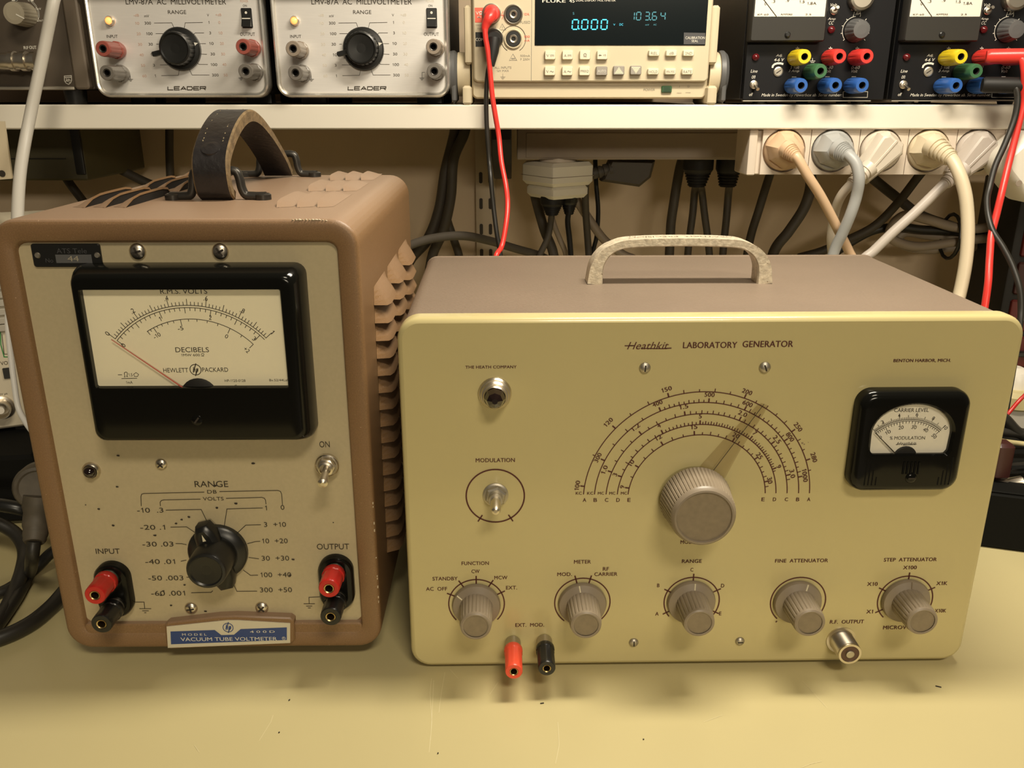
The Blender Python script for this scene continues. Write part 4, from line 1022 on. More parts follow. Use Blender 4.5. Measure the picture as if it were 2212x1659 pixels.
def post_ab(root, a, b, t, r, m_, hole='wire'):
    F = FR(a, b); n = 40; mb = MB()
    fl = lambda i, k: (1.0 - (.07 if (i % 4 == 0) else 0)) if 1 < k < 5 else 1.0
    mb.lathe([(r * .98, -.003), (r * 1.12, .0012), (r * 1.12, .005), (r * 1.0, .0055), (r * .98, t - .003), (r * .95, t - .0006), (r * .88, t), (r * .52, t), (r * .48, t - .0006)], n, F, 0, fl)
    o = mb.build('binding_post', [m_], root)
    h = MB(); h.lathe([(r * .5, t - .0004), (r * .46, t + .0001), (r * .36, t - .0002), (r * .34, t - .012)], 18, F); h.disc((0, 0), r * .36, F, 1, t - .010)
    h.build('metal_socket', [hole, 'mouth'], o); return o
class _B:
    pass
_b = bpy.data.objects.new('survey', None); _b.location = ((-.3728 - .2172) / 2, SY, ZS); _b.rotation_euler = (0, 0, 0)
base_face = Face(_b); bpy.data.objects.remove(_b)
leader(0, 'silver millivoltmeter with faded red posts, beside the brown-grey generator', ('pink_post', 'grey_post', 'pink_post', 'grey_post'), False)
leader(.1618, 'silver millivoltmeter with four taupe posts, beside the cream digital multimeter', ('brown_post', 'grey_post', 'brown_post', 'grey_post'), True)

# ---- dual display multimeter
fk = thing('bench_multimeter', 'cream digital multimeter with cyan readouts on the white shelf', 'multimeter', (.0705, .803, ZS))
ff = Face(fk)
def FP(x, y, t=0.0): return ff.p(13, x, y, t)
xl, xr = FP(200, 500)[0], FP(1985, 500)[0]; zb = FP(1000, 738)[1]; zmid = FP(1000, 612)[1]; ztop = zb + .093
f = MB(); f.box(xl + .001, xr - .001, .012, .28, zb, ztop, 0, .003); f.build('case', ['fluke'], fk)
f = MB(); f.rprism(xr - xl, ztop - zb, .005, [(0, -.016), (0, -.0085), (.0015, -.006)], FR((xl + xr) / 2, (ztop + zb) / 2)); f.build('lower_fascia', ['fluke'], fk)
xa, xb = FP(218, 500)[0], FP(1975, 500)[0]
f = MB(); f.rprism(xb - xa, ztop - zmid, .004, [(0, -.008), (0, -.0012), (.0012, 0)], FR((xa + xb) / 2, (ztop + zmid) / 2)); fp = f.build('front_panel', ['fluke'], fk)
x_in, z_in = FP(648, 605)[0], FP(648, 605)[1]
f = MB(); f.stroke([(x_in, z_in), (x_in, ztop)], .0005, FR(), 0, .0001); f.build('panel_joint', ['grey_ink'], fp)
for sx, x0_, x1_ in ((-1, 135, 205), (1, 1955, 2030)):
    a0 = FP(x0_, 700)[0]; a1 = FP(x1_, 700)[0]
    f = MB(); f.box(a0, a1, -.004, .06, 0, FP(200, 640)[1], 0, .002); f.build('corner_foot', ['fluke'], fk)
for x0_, x1_, s in ((95, 192, 0), (1985, 2072, 1)):
    a0, a1 = FP(x0_, 560, -.01)[0], FP(x1_, 560, -.01)[0]; zc_ = FP(100, 552, -.01)[1]
    f = MB(); f.lathe([(.0190, 0), (.0190, abs(a1 - a0) - .001), (.0180, abs(a1 - a0))], 32, axis((a0, .030, zc_), (1, 0, 0)), cap0=True, cap1=True); f.build('handle_hub', ['fluke'], fk)
    b0, b1 = ((38, 96) if s == 0 else (2072, 2130)); b0, b1 = FP(b0, 560, -.01)[0], FP(b1, 560, -.01)[0]
    f = MB(); f.lathe([(.0200, 0), (.0205, .002), (.0205, abs(b1 - b0) - .003), (.018, abs(b1 - b0))], 32, axis((b0, .030, zc_), (1, 0, 0)), cap0=True, cap1=True)
    f.box(min(b0, b1) + .001, max(b0, b1) - .001, .012, .048, max(zc_ - .034, .001), zc_, 0, .003)
    f.build('handle_arm', ['hub_grey'], fk)
    e0, e1 = ((150, 205) if s == 0 else (1978, 2042)); e0, e1 = FP(e0, 250, -.01)[0], FP(e1, 250, -.01)[0]
    f = MB(); f.box(e0, e1, .006, .05, FP(160, 480)[1], FP(160, 33)[1], 0, .002); f.build('side_bumper', ['fluke'], fk)
wA, wB, wC, wD_ = FP(677, 0), FP(1968, 0), FP(1948, 338), FP(674, 340)
wxl, wxr, wz = (wA[0] + wD_[0]) / 2, (wB[0] + wC[0]) / 2, (wC[1] + wD_[1]) / 2
f = MB(); f.box(wxl, wxr, wz, ztop - .006, .0001, .0008, 0, .0003, FR()); scr = f.build('display_window', ['screen'], fk)
dsp = MB(); TT = .0010
SEG = {'0': 'abcdef', '1': 'bc', '2': 'abged', '3': 'abgcd', '4': 'fgbc', '5': 'afgcd', '6': 'afgedc', '7': 'abc', '8': 'abcdefg', '9': 'abcdfg'}
def seven(ch, x, y, wd, h, mi, thick):
    def pt(u, v): return FP(x + (u - .5) * wd + (.5 - v) * wd * .12, y + (v - .5) * h, TT)
    ends_ = {'a': ((0, 0), (1, 0)), 'b': ((1, 0), (1, .5)), 'c': ((1, .5), (1, 1)), 'd': ((0, 1), (1, 1)), 'e': ((0, .5), (0, 1)), 'f': ((0, 0), (0, .5)), 'g': ((0, .5), (1, .5))}
    for s in SEG[ch]:
        p, q = ends_[s]; p, q = Vector(p), Vector(q); d_ = (q - p); p2, q2 = p + d_ * .12, q - d_ * .12
        dsp.stroke([pt(*p2), pt(*q2)], thick, FR(), mi, TT)
for x in (977, 1048, 1120, 1193): seven('0', x, 183, 44, 72, 0, .00105)
c = FP(1004, 215, TT); dsp.disc(c, .0007, FR(), 0, TT, 10)
for ch, x in zip('10364', (1402, 1450, 1514, 1568, 1632)): seven(ch, x, 120, 32, 58, 1, .0008)
c = FP(1538, 148, TT); dsp.disc(c, .0006, FR(), 1, TT, 10)
for st, x, y, wd, h, mi in (('V', 1268, 184, 14, 14, 0), ('DC', 1321, 183, 28, 17, 0), ('mV', 1514, 185, 28, 13, 1), ('AC', 1572, 184, 24, 13, 1), ('S', 964, 100, 12, 18, 1)): ff.T(dsp, st, 13, x, y, wd, h, mi, t=TT)
dsp.build('lit_readout', ['vfd', 'vfd_dim'], scr)
f = MB()
c = FP(1868, 288, TT); f.poly([FP(x, y, TT) for x, y in ((1788, 243), (1948, 246), (1945, 331), (1786, 330))], FR(), 0, TT)
f.build('seal_sticker', ['sticker'], scr)
f = MB()
for st, x, y, wd, h in (('CALIBRATION', 1872, 282, 145, 20), ('SEAL', 1870, 306, 50, 18), ('FLUKE', 818, 6, 175, 26), ('45', 952, 6, 40, 26), ('DUAL DISPLAY MULTIMETER', 1130, 2, 296, 18)): ff.T(f, st, 13, x, y, wd, h, 0, t=TT + .0002, bold=.02 if st in ('FLUKE', '45') else 0)
f.build('window_lettering', ['white_ink'], scr)
f = MB()
f.poly([FP(x, y, .0002) for x, y in ((226, 57), (292, 57), (295, 168), (229, 168))], FR(), 1, .0002); f.poly([FP(x, y, .0002) for x, y in ((231, 240), (298, 240), (300, 349), (233, 349))], FR(), 2, .0002)
ff.T(f, 'V', 13, 245, 97, 24, 24, 3, t=.0005); ff.S(f, 13, [(262, 109), (267, 109), (267, 103), (262, 95), (264, 88), (271, 85), (278, 88), (281, 95), (276, 103), (276, 109), (282, 109)], .0006, 3, .0005); ff.S(f, 13, [(245, 128), (275, 128)], .0005, 3, .0005); f.poly([FP(x, y, .0005) for x, y in ((252, 122), (252, 134), (266, 128))], FR(), 3, .0005)
ff.T(f, 'COM', 13, 263, 295, 60, 24, 3, t=.0005, bold=.02)
for st, x, y, wd, h, mi in (('1000V', 262, 188, 60, 13, 0), ('MAX', 365, 203, 45, 13, 0), ('750V', 268, 214, 50, 13, 0), ('10A', 613, 106, 42, 20, 1), ('FUSED', 604, 166, 76, 20, 0), ('100', 616, 274, 42, 18, 1), ('mA', 617, 302, 38, 18, 1), ('500mA', 603, 416, 72, 16, 0), ('F 250V', 604, 442, 72, 16, 0), ('ALL INPUTS', 437, 504, 125, 17, 0), ('1kV MAX', 436, 528, 92, 16, 0)): ff.T(f, st, 13, x, y, wd, h, mi)
ff.S(f, 13, [(438, 85), (425, 115), (441, 113), (430, 143)], .0005, 1)
for P in ([(432, 178), (459, 223), (408, 223)], [(512, 402), (541, 450), (485, 450)]): ff.S(f, 13, P, .00035, 0, .0002, True)
ff.T(f, '!', 13, 433, 207, 5, 20, 0); ff.S(f, 13, [(500, 437), (527, 437)], .0009, 0)
for P in ([(436, 548), (436, 574)], [(418, 574), (456, 574)], [(424, 582), (449, 582)], [(430, 590), (442, 590)]): ff.S(f, 13, P, .0003)
ff.T(f, 'POWER', 13, 1530, 668, 84, 18, 0, t=-.0055)
for P in ([(1735, 693), (1770, 693)], [(1800, 690), (1838, 690)]): ff.S(f, 13, P, .0003, 0, -.0055)
ff.T(f, 'I', 13, 1755, 645, 4, 15, 0, t=-.0055); ff.T(f, 'O', 13, 1822, 645, 16, 15, 0, t=-.0055)
f.build('panel_lettering', ['grey_ink', 'red_ink', 'black', 'white_ink'], fp)
def key(x, y, wd, h, st, m_='fluke_key', ink='grey_ink', stripes=None):
    c = FP(x, y, .004); W_, H_ = ff.dims(13, x, y, wd, h, .004)
    f = MB(); f.rprism(W_, H_, .0012, [(0, -.001), (0, .0030), (.0006, .0040)], FR(c[0], c[1])); k_ = f.build('key', [m_], fk)
    g_ = MB(); T_ = .0042
    if stripes:
        n = 5
        for i in range(n):
            u = (i + .5) / n; hw = (u if stripes > 0 else 1 - u) * wd * .42
            ff.S(g_, 13, [(x - hw, y - h * .36 + h * .72 * u), (x + hw, y - h * .36 + h * .72 * u)], .0009, 0, T_)
    else:
        if '~' in st or '=' in st:
            ff.T(g_, st[0], 13, x - 18, y + 4, 20, 20, 0, t=T_)
            if '=' in st: ff.S(g_, 13, [(x, y), (x + 28, y)], .0004, 0, T_); [ff.S(g_, 13, [(x + k * 11, y + 9), (x + k * 11 + 6, y + 9)], .0004, 0, T_) for k in range(3)]
            else: ff.S(g_, 13, [(x, y + 6), (x + 7, y), (x + 14, y + 4), (x + 21, y + 8), (x + 28, y + 2)], .0005, 0, T_)
        elif st == 'ohm': ff.S(g_, 13, [(x - 11, y + 12), (x - 4, y + 12), (x - 4, y + 8), (x - 10, y), (x - 8, y - 8), (x, y - 12), (x + 8, y - 8), (x + 10, y), (x + 4, y + 8), (x + 4, y + 12), (x + 11, y + 12)], .0006, 0, T_)
        elif st == 'diode':
            ff.S(g_, 13, [(x - 28, y + 2), (x - 4, y + 2)], .0005, 0, T_); g_.poly([FP(a, b, T_) for a, b in ((x - 22, y - 5), (x - 22, y + 9), (x - 8, y + 2))], FR(), 0, T_); ff.S(g_, 13, [(x + 10, y - 4), (x + 14, y + 2), (x + 10, y + 8)], .0004, 0, T_); ff.S(g_, 13, [(x + 20, y - 7), (x + 25, y + 2), (x + 20, y + 11)], .0004, 0, T_)
        else: ff.T(g_, st, 13, x, y + 2, min(wd * .72, 17 * len(st)), 20, 0, t=T_)
    g_.build('key_lettering', [ink], k_)
for x, st in ((790, 'V='), (920, 'A='), (1050, 'ohm'), (1179, 'diode')): key(x, 411, 82, 70, st)
for x, st in ((788, 'V~'), (918, 'A~'), (1047, 'FREQ')): key(x, 530, 82, 70, st)
key(1175, 529, 86, 70, 'AUTO', 'grey_key', 'white_ink'); key(1303, 526, 84, 70, '', 'grey_key', 'fluke_key', 1); key(1430, 524, 84, 70, '', 'grey_key', 'fluke_key', -1)
for x, st in ((1567, 'REL'), (1696, 'dB'), (1824, '2ND')): key(x, 396, 84, 48, st)
for x, st in ((1560, 'HOLD'), (1688, 'MN MX'), (1815, 'RATE')): key(x, 534, 84, 48, st)
c = FP(1660, 667, -.004); W_, H_ = ff.dims(13, 1660, 667, 78, 52); f = MB(); f.rprism(W_, H_, .0012, [(0, -.008), (0, -.0045), (.0006, -.0036)], FR(c[0], c[1])); pb_ = f.build('power_button', ['green'], fk)
f = MB(); [ff.S(f, 13, [(1632, 650 + k * 11), (1688, 650 + k * 11)], .0005, 0, -.0034) for k in range(4)]; f.build('button_ridges', ['black'], pb_)
for x, y, big in ((515, 108, 0), (515, 291, 1), (352, 102, 0), (372, 285, 0)):
    c = FP(x, y); F = FR(c[0], c[1]); f = MB(); f.lathe([(.0082, 0), (.0082, .0012), (.0074, .0018), (.0066, .0012)], 30, F); j_ = f.build('input_jack', ['fluke' if big else 'zinc'], fk)
    f = MB(); f.lathe([(.0066, .0014), (.0060, .0022), (.0036, .0022), (.0034, -.004)], 28, F); f.disc((0, 0), .0035, F, 0, .0002, 18); f.build('jack_insulator', ['black'], j_)
    f = MB(); f.lathe([(.0036, .0024), (.0030, .0030), (.0019, .0026), (.0018, 0)], 18, F); f.build('jack_contact', ['zinc'], j_)
    if big: f = MB(); f.arc(c, .0107, math.radians(-60), math.radians(240), .0004, FR(), 0, .0003); f.build('jack_ring_print', ['ink'], j_)

# ---- power supplies
def psu(dx, label, current_px=None):
    x0, x1 = .2065 + dx, .3345 + dx
    rt = thing('dual_power_supply', label, 'power supply', ((x0 + x1) / 2, SY, ZS), 0, 'black power supplies at the end of the shelf')
    b = bpy.data.objects.new('s', None); b.location = ((.2065 + .3345) / 2, SY, ZS); pf = Face(b); bpy.data.objects.remove(b)
    P = lambda x, y, t=0.0: pf.p(14, x, y, t)
    zb = P(600, 733)[1]; wd = x1 - x0; h = .17
    f = MB(); f.rprism(wd, h, .002, [(0, -.2), (0, -.008)], FR(0, zb + h / 2)); f.build('case', ['soft_black'], rt)
    f = MB(); f.rprism(wd - .001, h, .0015, [(0, -.009), (0, -.001), (.0006, 0)], FR(0, zb + h / 2)); pn = f.build('front_panel', ['psu'], rt)
    f = MB(); f.box(-wd / 2 + .001, wd / 2 - .012, -.0006, .004, zb - .0012, zb - .0002); f.build('bottom_trim', ['zinc'], rt)
    for sx in (-.045, .045):
        for sy in (.01, .17):
            f = MB(); f.lathe([(.006, 0), (.007, zb - .0005)], 12, TOPF(sx, sy, 0), cap0=True); f.build('foot', ['black'], rt)
    f = MB(); T = lambda st, x, y, w_, h_, mi=0, **k: pf.T(f, st, 14, x, y, w_, h_, mi, shear=.25, **k)
    S = lambda L_, wd_=.0005, mi=0: pf.S(f, 14, L_, wd_, mi)
    T('Made in Sweden by Powerbox ab. Serial number:', 583, 699, 590, 28); S([(887, 672), (1067, 672), (1064, 714), (886, 714)], .0004); S([(887, 672), (886, 714)], .0004)
    for st, x, y, w_ in (('Line', 234, 521, 50), ('on', 230, 565, 26), ('off', 212, 692, 28), ('Adj.', 418, 408, 46), ('4-6 V', 418, 438, 74), ('5 Volt', 533, 493, 66), ('3 Amp', 525, 522, 78), ('0-30', 782, 494, 62), ('Volt', 775, 521, 46), ('0-60', 978, 494, 62), ('Volt', 970, 521, 46), ('Amp', 803, 140, 56), ('CC', 800, 168, 36), ('Current', 992, 68, 96), ('1.8A', 990, 98, 54), ('Volt', 818, 36, 48)): T(st, x, y, w_, 23)
    for x, y in ((552, 354), (794, 354), (990, 354)): S([(x - 13, y), (x + 13, y)], .0006); S([(x, y - 11), (x, y + 11)], .0006)
    for x, y in ((527, 564), (771, 562), (965, 562)): S([(x - 16, y), (x + 16, y)], .0006)
    for L_ in ([(662, 425), (662, 447)], [(642, 447), (682, 447)], [(649, 457), (675, 457)], [(655, 467), (668, 467)]): S(L_, .0004)
    S([(368, 498), (372, 482), (385, 470), (405, 464), (428, 464), (448, 470)], .0016)
    cc = P(975, 222); sx_ = P(985, 222)[0] - P(975, 222)[0]; R_ = sx_ * 9.4
    for a in range(-40, 225, 29): 
        u = math.radians(a); f.stroke([(cc[0] + R_ * math.cos(u), cc[1] + R_ * math.sin(u)), (cc[0] + R_ * 1.13 * math.cos(u), cc[1] + R_ * 1.13 * math.sin(u))], .0005, FR(), 0, .0002)
    f.arc(cc, R_, math.radians(95), math.radians(222), .0004, FR(), 0, .0002)
    f.build('panel_lettering', ['white_ink'], pn)
    # meter
    q = lambda x, y: P(x, y, .012)
    a0, a1, b0, b1 = q(207, 250)[0], q(757, 250)[0], q(480, 304)[1], q(480, 122)[1]
    m_ = MB(); m_.rprism(a1 - a0, .062, .002, [(0, 0), (0, .0105), (.001, .012)], FR((a0 + a1) / 2, b0 + .031)); mt = m_.build('panel_meter', ['psu_meter'], rt)
    w0, w1 = q(236, 100)[0], q(752, 100)[0]
    m_ = MB(); m_.box(w0, w1, b1, b0 + .058, .0119, .0124, 0, 0, FR()); m_.build('dial_card', ['dial_white'], mt)
    m_ = MB(); t_ = .0127
    for st, x, y, w_, h_ in (('0', 318, 27, 20, 20), ('.3', 377, 10, 24, 20), ('.9', 480, 5, 24, 18), ('1.5', 586, 12, 38, 20), ('1.8A', 658, 24, 66, 20), ('KF-60', 300, 106, 80, 12), ('AMPERE', 472, 105, 88, 12), ('2.5', 632, 105, 44, 12)): pf.T(m_, st, 14, x, y, w_, h_, 0, t=t_)
    pf.S(m_, 14, [(300, -10), (398, 120)], .0006, 0, t_); m_.build('dial_printing', ['ink'], mt)
    m_ = MB(); c = P(481, 253, .013); m_.lathe([(.0024, .0118), (.0024, .0132), (.0016, .0138)], 16, FR(c[0], c[1]), cap1=True); m_.build('meter_screw', ['black'], mt)
    # controls
    for (rx, ry), (tx_, ty_), R_, t_ in (((232, 620), (262, 655), .0036, .010), ((820, 78), (848, 52), .0034, .009)):
        b0_ = P(rx, ry, .001); e_ = P(tx_, ty_, t_); F = FR(b0_[0], b0_[1]); k_ = MB()
        k_.lathe([(R_, 0), (R_, .0012), (R_ * .8, .0016), (R_ * .8, .0034), (R_ * .5, .0036)], 18, F, cap1=True); sw = k_.build('toggle_switch', ['nickel'], rt)
        k_ = MB(); k_.tube([(b0_[0], -.003, b0_[1]), (e_[0], -t_, e_[1])], [.0010, .0015], 10); k_.build('switch_lever', ['nickel'], sw)
    for x, y in ((248, 418), (803, 216)):
        c = P(x, y, .002); k_ = MB(); k_.lathe([(.0032, 0), (.0030, .002), (.0016, .0034), (.0004, .0038)], 16, FR(c[0], c[1]), cap1=True); k_.build('indicator_lamp', ['dark_led'], rt)
    c = P(410, 526); k_ = MB(); k_.lathe([(.0042, 0), (.0042, .001), (.0032, .0014)], 18, FR(c[0], c[1]), cap1=True); tr_ = k_.build('trimmer_screw', ['zinc'], rt)
    k_ = MB(); k_.box(-.0024, .0024, -.0004, .0004, .001, .0016, 0, 0, FR(c[0], c[1], 0, .6)); k_.build('screw_slot', ['slot'], tr_)
    c0 = P(975, 225); F = FR(c0[0], c0[1]); fl = lambda i, k: (.93 if i % 4 == 0 else 1.0) if 0 < k < 3 else 1.0
    k_ = MB(); k_.lathe([(.0098, .001), (.0098, .003), (.0078, .0135), (.0070, .0150), (.004, .0152)], 60, F, 0, fl, cap1=True); k_.build('current_knob', ['hub_grey'], rt, 30)
    c0 = P(1030, -20, .006); k_ = MB(); k_.lathe([(.0112, -.006), (.0112, .004), (.0100, .0065), (.008, .007)], 40, FR(c0[0], c0[1]), cap1=True); k_.build('chrome_knob', ['nickel'], rt)
    for x, y, m_ in ((605, 416, 'yellow'), (862, 414, 'bright_red'), (1062, 414, 'bright_red'), (722, 522, 'greenp'), (580, 628, 'bluep'), (832, 626, 'bluep'), (1028, 626, 'bluep')):
        a, b_ = P(x, y, .0300); r_ = .0062; F = FR(a, b_); n = 40; k_ = MB()
        fl = lambda i, k: (.93 if i % 4 == 0 else 1.0) if 0 < k < 4 else 1.0
        k_.lathe([(r_ * .95, 0), (r_ * 1.1, .004), (r_ * 1.12, .010), (r_ * 1.05, .022), (r_ * .98, .0285), (r_ * .86, .0300), (r_ * .48, .0300), (r_ * .44, .0294)], n, F, 0, fl); po = k_.build('binding_post', [m_], rt, 30)
        k_ = MB(); k_.lathe([(r_ * .46, .0296), (r_ * .40, .0290), (r_ * .36, .018)], 18, F); k_.disc((0, 0), r_ * .4, F, 0, .020); k_.build('post_socket', ['mouth'], po)
    return pf
psu(0, 'black power supply with all seven coloured posts free, beside the cream multimeter')
PDX = .1335
psu(PDX, 'black power supply at the shelf end with red and black leads plugged in')

# ---- brown-grey generator at the left end of the shelf
ph = thing('signal_source', 'brown-grey instrument with olive knob and chrome connector at the shelf end', 'signal generator', (-.50, .8105, ZS))
pf = Face(ph); P = lambda x, y, t=0.0: pf.p(11, x, y, t)
xr_, xt = P(585, 600)[0], P(735, 640)[0]; zb = P(400, 712)[1]; h = .14
xr_ = (P(545, 300)[0] + P(592, 700)[0]) / 2
xt = -.3775 - ph.location.x
f = MB(); f.box(-.12, xt, .008, .25, zb, zb + h, 0, .001); f.build('case', ['phil'], ph)
f = MB(); f.rprism(xr_ + .12, h, .001, [(0, -.009), (0, -.0005), (.0004, 0)], FR((xr_ - .12) / 2, zb + h / 2)); pn = f.build('front_panel', ['phil'], ph)
f = MB(); f.rprism(xt - xr_ - .0006, h, .003, [(0, -.009), (0, .0002), (.0015, .0012)], FR((xt + xr_) / 2, zb + h / 2)); f.build('side_trim', ['phil_trim'], ph)
f = MB(); f.box(-.12, xr_, -.002, .002, zb - .0005, zb + .0026, 0, .0006); f.build('bottom_trim', ['zinc'], ph)
for sx in (-.1, xt - .02):
    for sy in (.012, .2):
        f = MB(); f.lathe([(.009, 0), (.010, zb + .001)], 12, TOPF(sx, sy, 0), cap0=True); f.build('foot', ['black'], ph)
f = MB(); pf.T(f, 'RF', 11, 208, 380, 40, 24, 0, bold=.02); pf.T(f, 'OUT', 11, 262, 378, 58, 26, 0, bold=.03); pf.T(f, '1mV', 11, 305, 70, 44, 18, 0); pf.T(f, '10mV', 11, 322, 163, 62, 18, 0)
for x in (115, 245): pf.S(f, 11, [(x - 22, 2), (x + 22, 2)], .0014)
for a, b in ((120, 62), (50, 24), (12, -18)):
    c = P(200, 104); f.arc(c, .0118, math.radians(a), math.radians(b), .0012, FR(), 0, .0002, 12)
c = P(200, 104); f.arc(c, .0118, math.radians(125), math.radians(-35), .0006, FR(), 0, .0002, 30)
# shield emblem with two stars and waves
pf.S(f, 11, [(512, 606), (568, 602), (570, 640), (562, 660), (546, 672), (526, 662), (514, 645)], .0006, 0, .0002, True)
pf.S(f, 11, [(514, 618), (568, 615)], .0007); pf.S(f, 11, [(522, 650), (530, 642), (540, 648), (552, 636), (562, 642)], .0006); pf.S(f, 11, [(527, 632), (533, 626)], .0006); pf.S(f, 11, [(550, 657), (556, 652)], .0006); pf.S(f, 11, [(526, 640), (540, 634), (552, 628)], .0005)
f.build('panel_lettering', ['white_ink'], pn)
c = P(178, 100, .001); c2_ = P(108, 103, .020); a = (c[0] + c2_[0]) / 2; F = FR(c2_[0], c2_[1]); fl = lambda i, k: (.95 if i % 4 == 0 else 1.0) if 0 < k < 3 else 1.0
f = MB(); f.lathe([(.0100, 0), (.0100, .002), (.0092, .0185), (.0088, .0198), (.006, .0202)], 80, F, 0, fl, cap1=True); kb = f.build('level_knob', ['phil_knob'], ph, 30)
f = MB(); u = math.radians(-24); f.stroke([(.002, -.001), (.0085, -.0045)], .0010, F, 0, .0204); f.build('pointer_mark', ['white_ink'], kb)
# coaxial adaptor chain on the RF output
p0 = P(300, 488, .018); f = MB()
pr = [(.0095, 0), (.0095, .004), (.0078, .0045), (.0078, .008), (.0098, .0085), (.0098, .0130), (.0084, .0135), (.0084, .018), (.0100, .0185), (.0100, .0225), (.0086, .023), (.0086, .032), (.0074, .034), (.0074, .04), (.0092, .041), (.0092, .055), (.0075, .057), (.0075, .075)]
co = thing('coaxial_adaptor', 'chrome coaxial adaptor chain on the output of the brown-grey instrument', 'connector', (ph.location.x + p0[0], SY - .018, ZS + p0[1]))
f.lathe([(a * .84, b) for a, b in pr], 32, axis((0, 0, 0), (-1, 0, 0)), cap0=True, cap1=True); f.build('adaptor_body', ['nickel'], co, 30)
f = MB(); f.lathe([(.0065, 0), (.0065, .0185)], 20, axis((-.008, .0185, 0), (0, -1, 0)), cap1=True); f.build('panel_socket', ['nickel'], co)

# ------------------------------------------------------------------ cables
def cable(name, label, pts, r, m_, n=10, cat='cable', k=8, group=None, base=None):
    P = [Vector(p) for p in pts]
    sp_ = spline(P, k); f = MB(); f.tube(sp_, r, n); o = f.build(name, [m_], None, 60)
    if label: tag(o, label, cat, group)
    return o
def px(r, L_, Y): return [zat(r, x, y, Y if not isinstance(Y, (list, tuple)) else Y[i]) for i, (x, y) in enumerate(L_)]

# test leads of the multimeter
rl = thing('red_test_lead', 'red test lead from the cream multimeter hanging across the white shelf edge', 'test lead', zat(13, 352, 102, .79))
lo = rl.location
def child_tube(name, m_, root, pts, r, n=10, k=8):
    f = MB(); f.tube([p - root.location for p in spline(pts, k)], r, n); return f.build(name, [m_], root, 60)
f = MB(); f.lathe([(.0064, .004), (.0072, .006), (.0072, .014), (.0060, .0165), (.0030, .017), (.0028, .012)], 20, FR(0, 0, -.013)); f.disc((0, 0), .003, FR(0, 0, -.013), 1, .013)
pl = zat(13, 352, 102, .79)
f.tube(spline([(0, 0, 0)] + [zat(13, x, y, .786) - rl.location for x, y in ((334, 138), (315, 172), (303, 210), (303, 240))], 4), [.0060 - .0035 * (k / 16) ** .8 for k in range(17)], 12); f.build('plug_body', ['bright_red', 'mouth'], rl, 50)
pts = px(13, [(302, 215), (308, 285), (326, 390), (343, 560), (358, 720), (380, 860), (405, 1010)], .784) + px(15, [(672, 330), (700, 480), (709, 580), (700, 700), (672, 840), (640, 895)], [.775, .765, .755, .745, .735, .725])
pts += [Vector((pts[-1].x - .006, .72, pts[-1].z - .06)), Vector((pts[-1].x - .004, .715, .02))]
child_tube('lead', 'bright_red', rl, pts, .0023)
bl_ = thing('black_test_lead', 'black test lead from the cream multimeter hanging beside its red lead', 'test lead', zat(13, 372, 290, .79))
f = MB(); f.lathe([(.0064, .003), (.0070, .005), (.0068, .013), (.0056, .0155)], 20, FR(0, 0, -.013), cap1=True); f.tube([(0, 0, 0), (-.001, -.003, -.010), (-.003, -.004, -.022)], [.0055, .0050, .0032], 12); f.build('plug_body', ['soft_black'], bl_, 50)
pts = px(13, [(358, 385), (338, 470), (322, 560), (313, 700), (313, 850), (320, 1000), (335, 1200)], .790) + px(15, [(608, 420), (625, 600), (645, 760), (668, 895)], [.782, .778, .772, .768])
pts += [Vector((pts[-1].x + .004, .765, pts[-1].z - .06)), Vector((pts[-1].x + .004, .76, .02))]
child_tube('lead', 'blk_cable', bl_, pts, .0021)
# leads of the right power supply
pl_ = thing('red_banana_lead', 'red banana lead plugged into the black power supply at the shelf end', 'test lead', zat(14, 1960, 415, .775))
A = zat(14, 1935, 415, .778); B = zat(14, 2165, 412, .770)
f = MB(); f.lathe([(.0048, 0), (.0062, .003), (.0062, .030), (.0066, .032), (.0066, .050), (.0056, .060), (.0040, .068), (.0030, .074)], 20, axis(A - pl_.location, B - A), cap0=True, cap1=True); f.build('plug_body', ['bright_red'], pl_, 50)
pts = [B, zat(14, 2195, 430, .766), zat(14, 2214, 520, .764), zat(14, 2214, 640, .766), zat(14, 2205, 760, .768), zat(14, 2160, 960, .765), zat(14, 2100, 1200, .758), zat(14, 2040, 1450, .745)] + px(16, [(2010, 760), (1975, 900), (1960, 1080), (1950, 1250), (1930, 1400)], [.735, .725, .715, .705, .70])
pts += [Vector((pts[-1].x - .004, .69, pts[-1].z - .06)), Vector((pts[-1].x + .0, .685, .055))]
child_tube('lead', 'bright_red', pl_, pts, .0030)
kl_ = thing('black_banana_lead', 'black banana lead plugged into the black power supply at the shelf end', 'test lead', zat(14, 2000, 625, .775))
A = zat(14, 1905, 622, .778); B = zat(14, 2125, 625, .772)
f = MB(); f.lathe([(.0055, 0), (.0066, .002), (.0066, .030), (.0062, .040), (.0050, .050), (.0036, .062)], 20, axis(A - kl_.location, B - A), cap0=True, cap1=True); f.build('plug_body', ['soft_black'], kl_, 50)
pts = [B, zat(14, 2150, 640, .768), zat(14, 2165, 720, .766), zat(14, 2145, 860, .764), zat(14, 2075, 1050, .760), zat(14, 2000, 1220, .756), zat(14, 1958, 1380, .750)] + px(16, [(1942, 640), (1950, 760), (1985, 880), (2060, 1000), (2130, 1140), (2180, 1300), (2190, 1450), (2180, 1580)], [.745, .735, .725, .715, .705, .695, .69, .685])
pts += [Vector((pts[-1].x, .68, .055))]
child_tube('lead', 'blk_cable', kl_, pts, .0026)
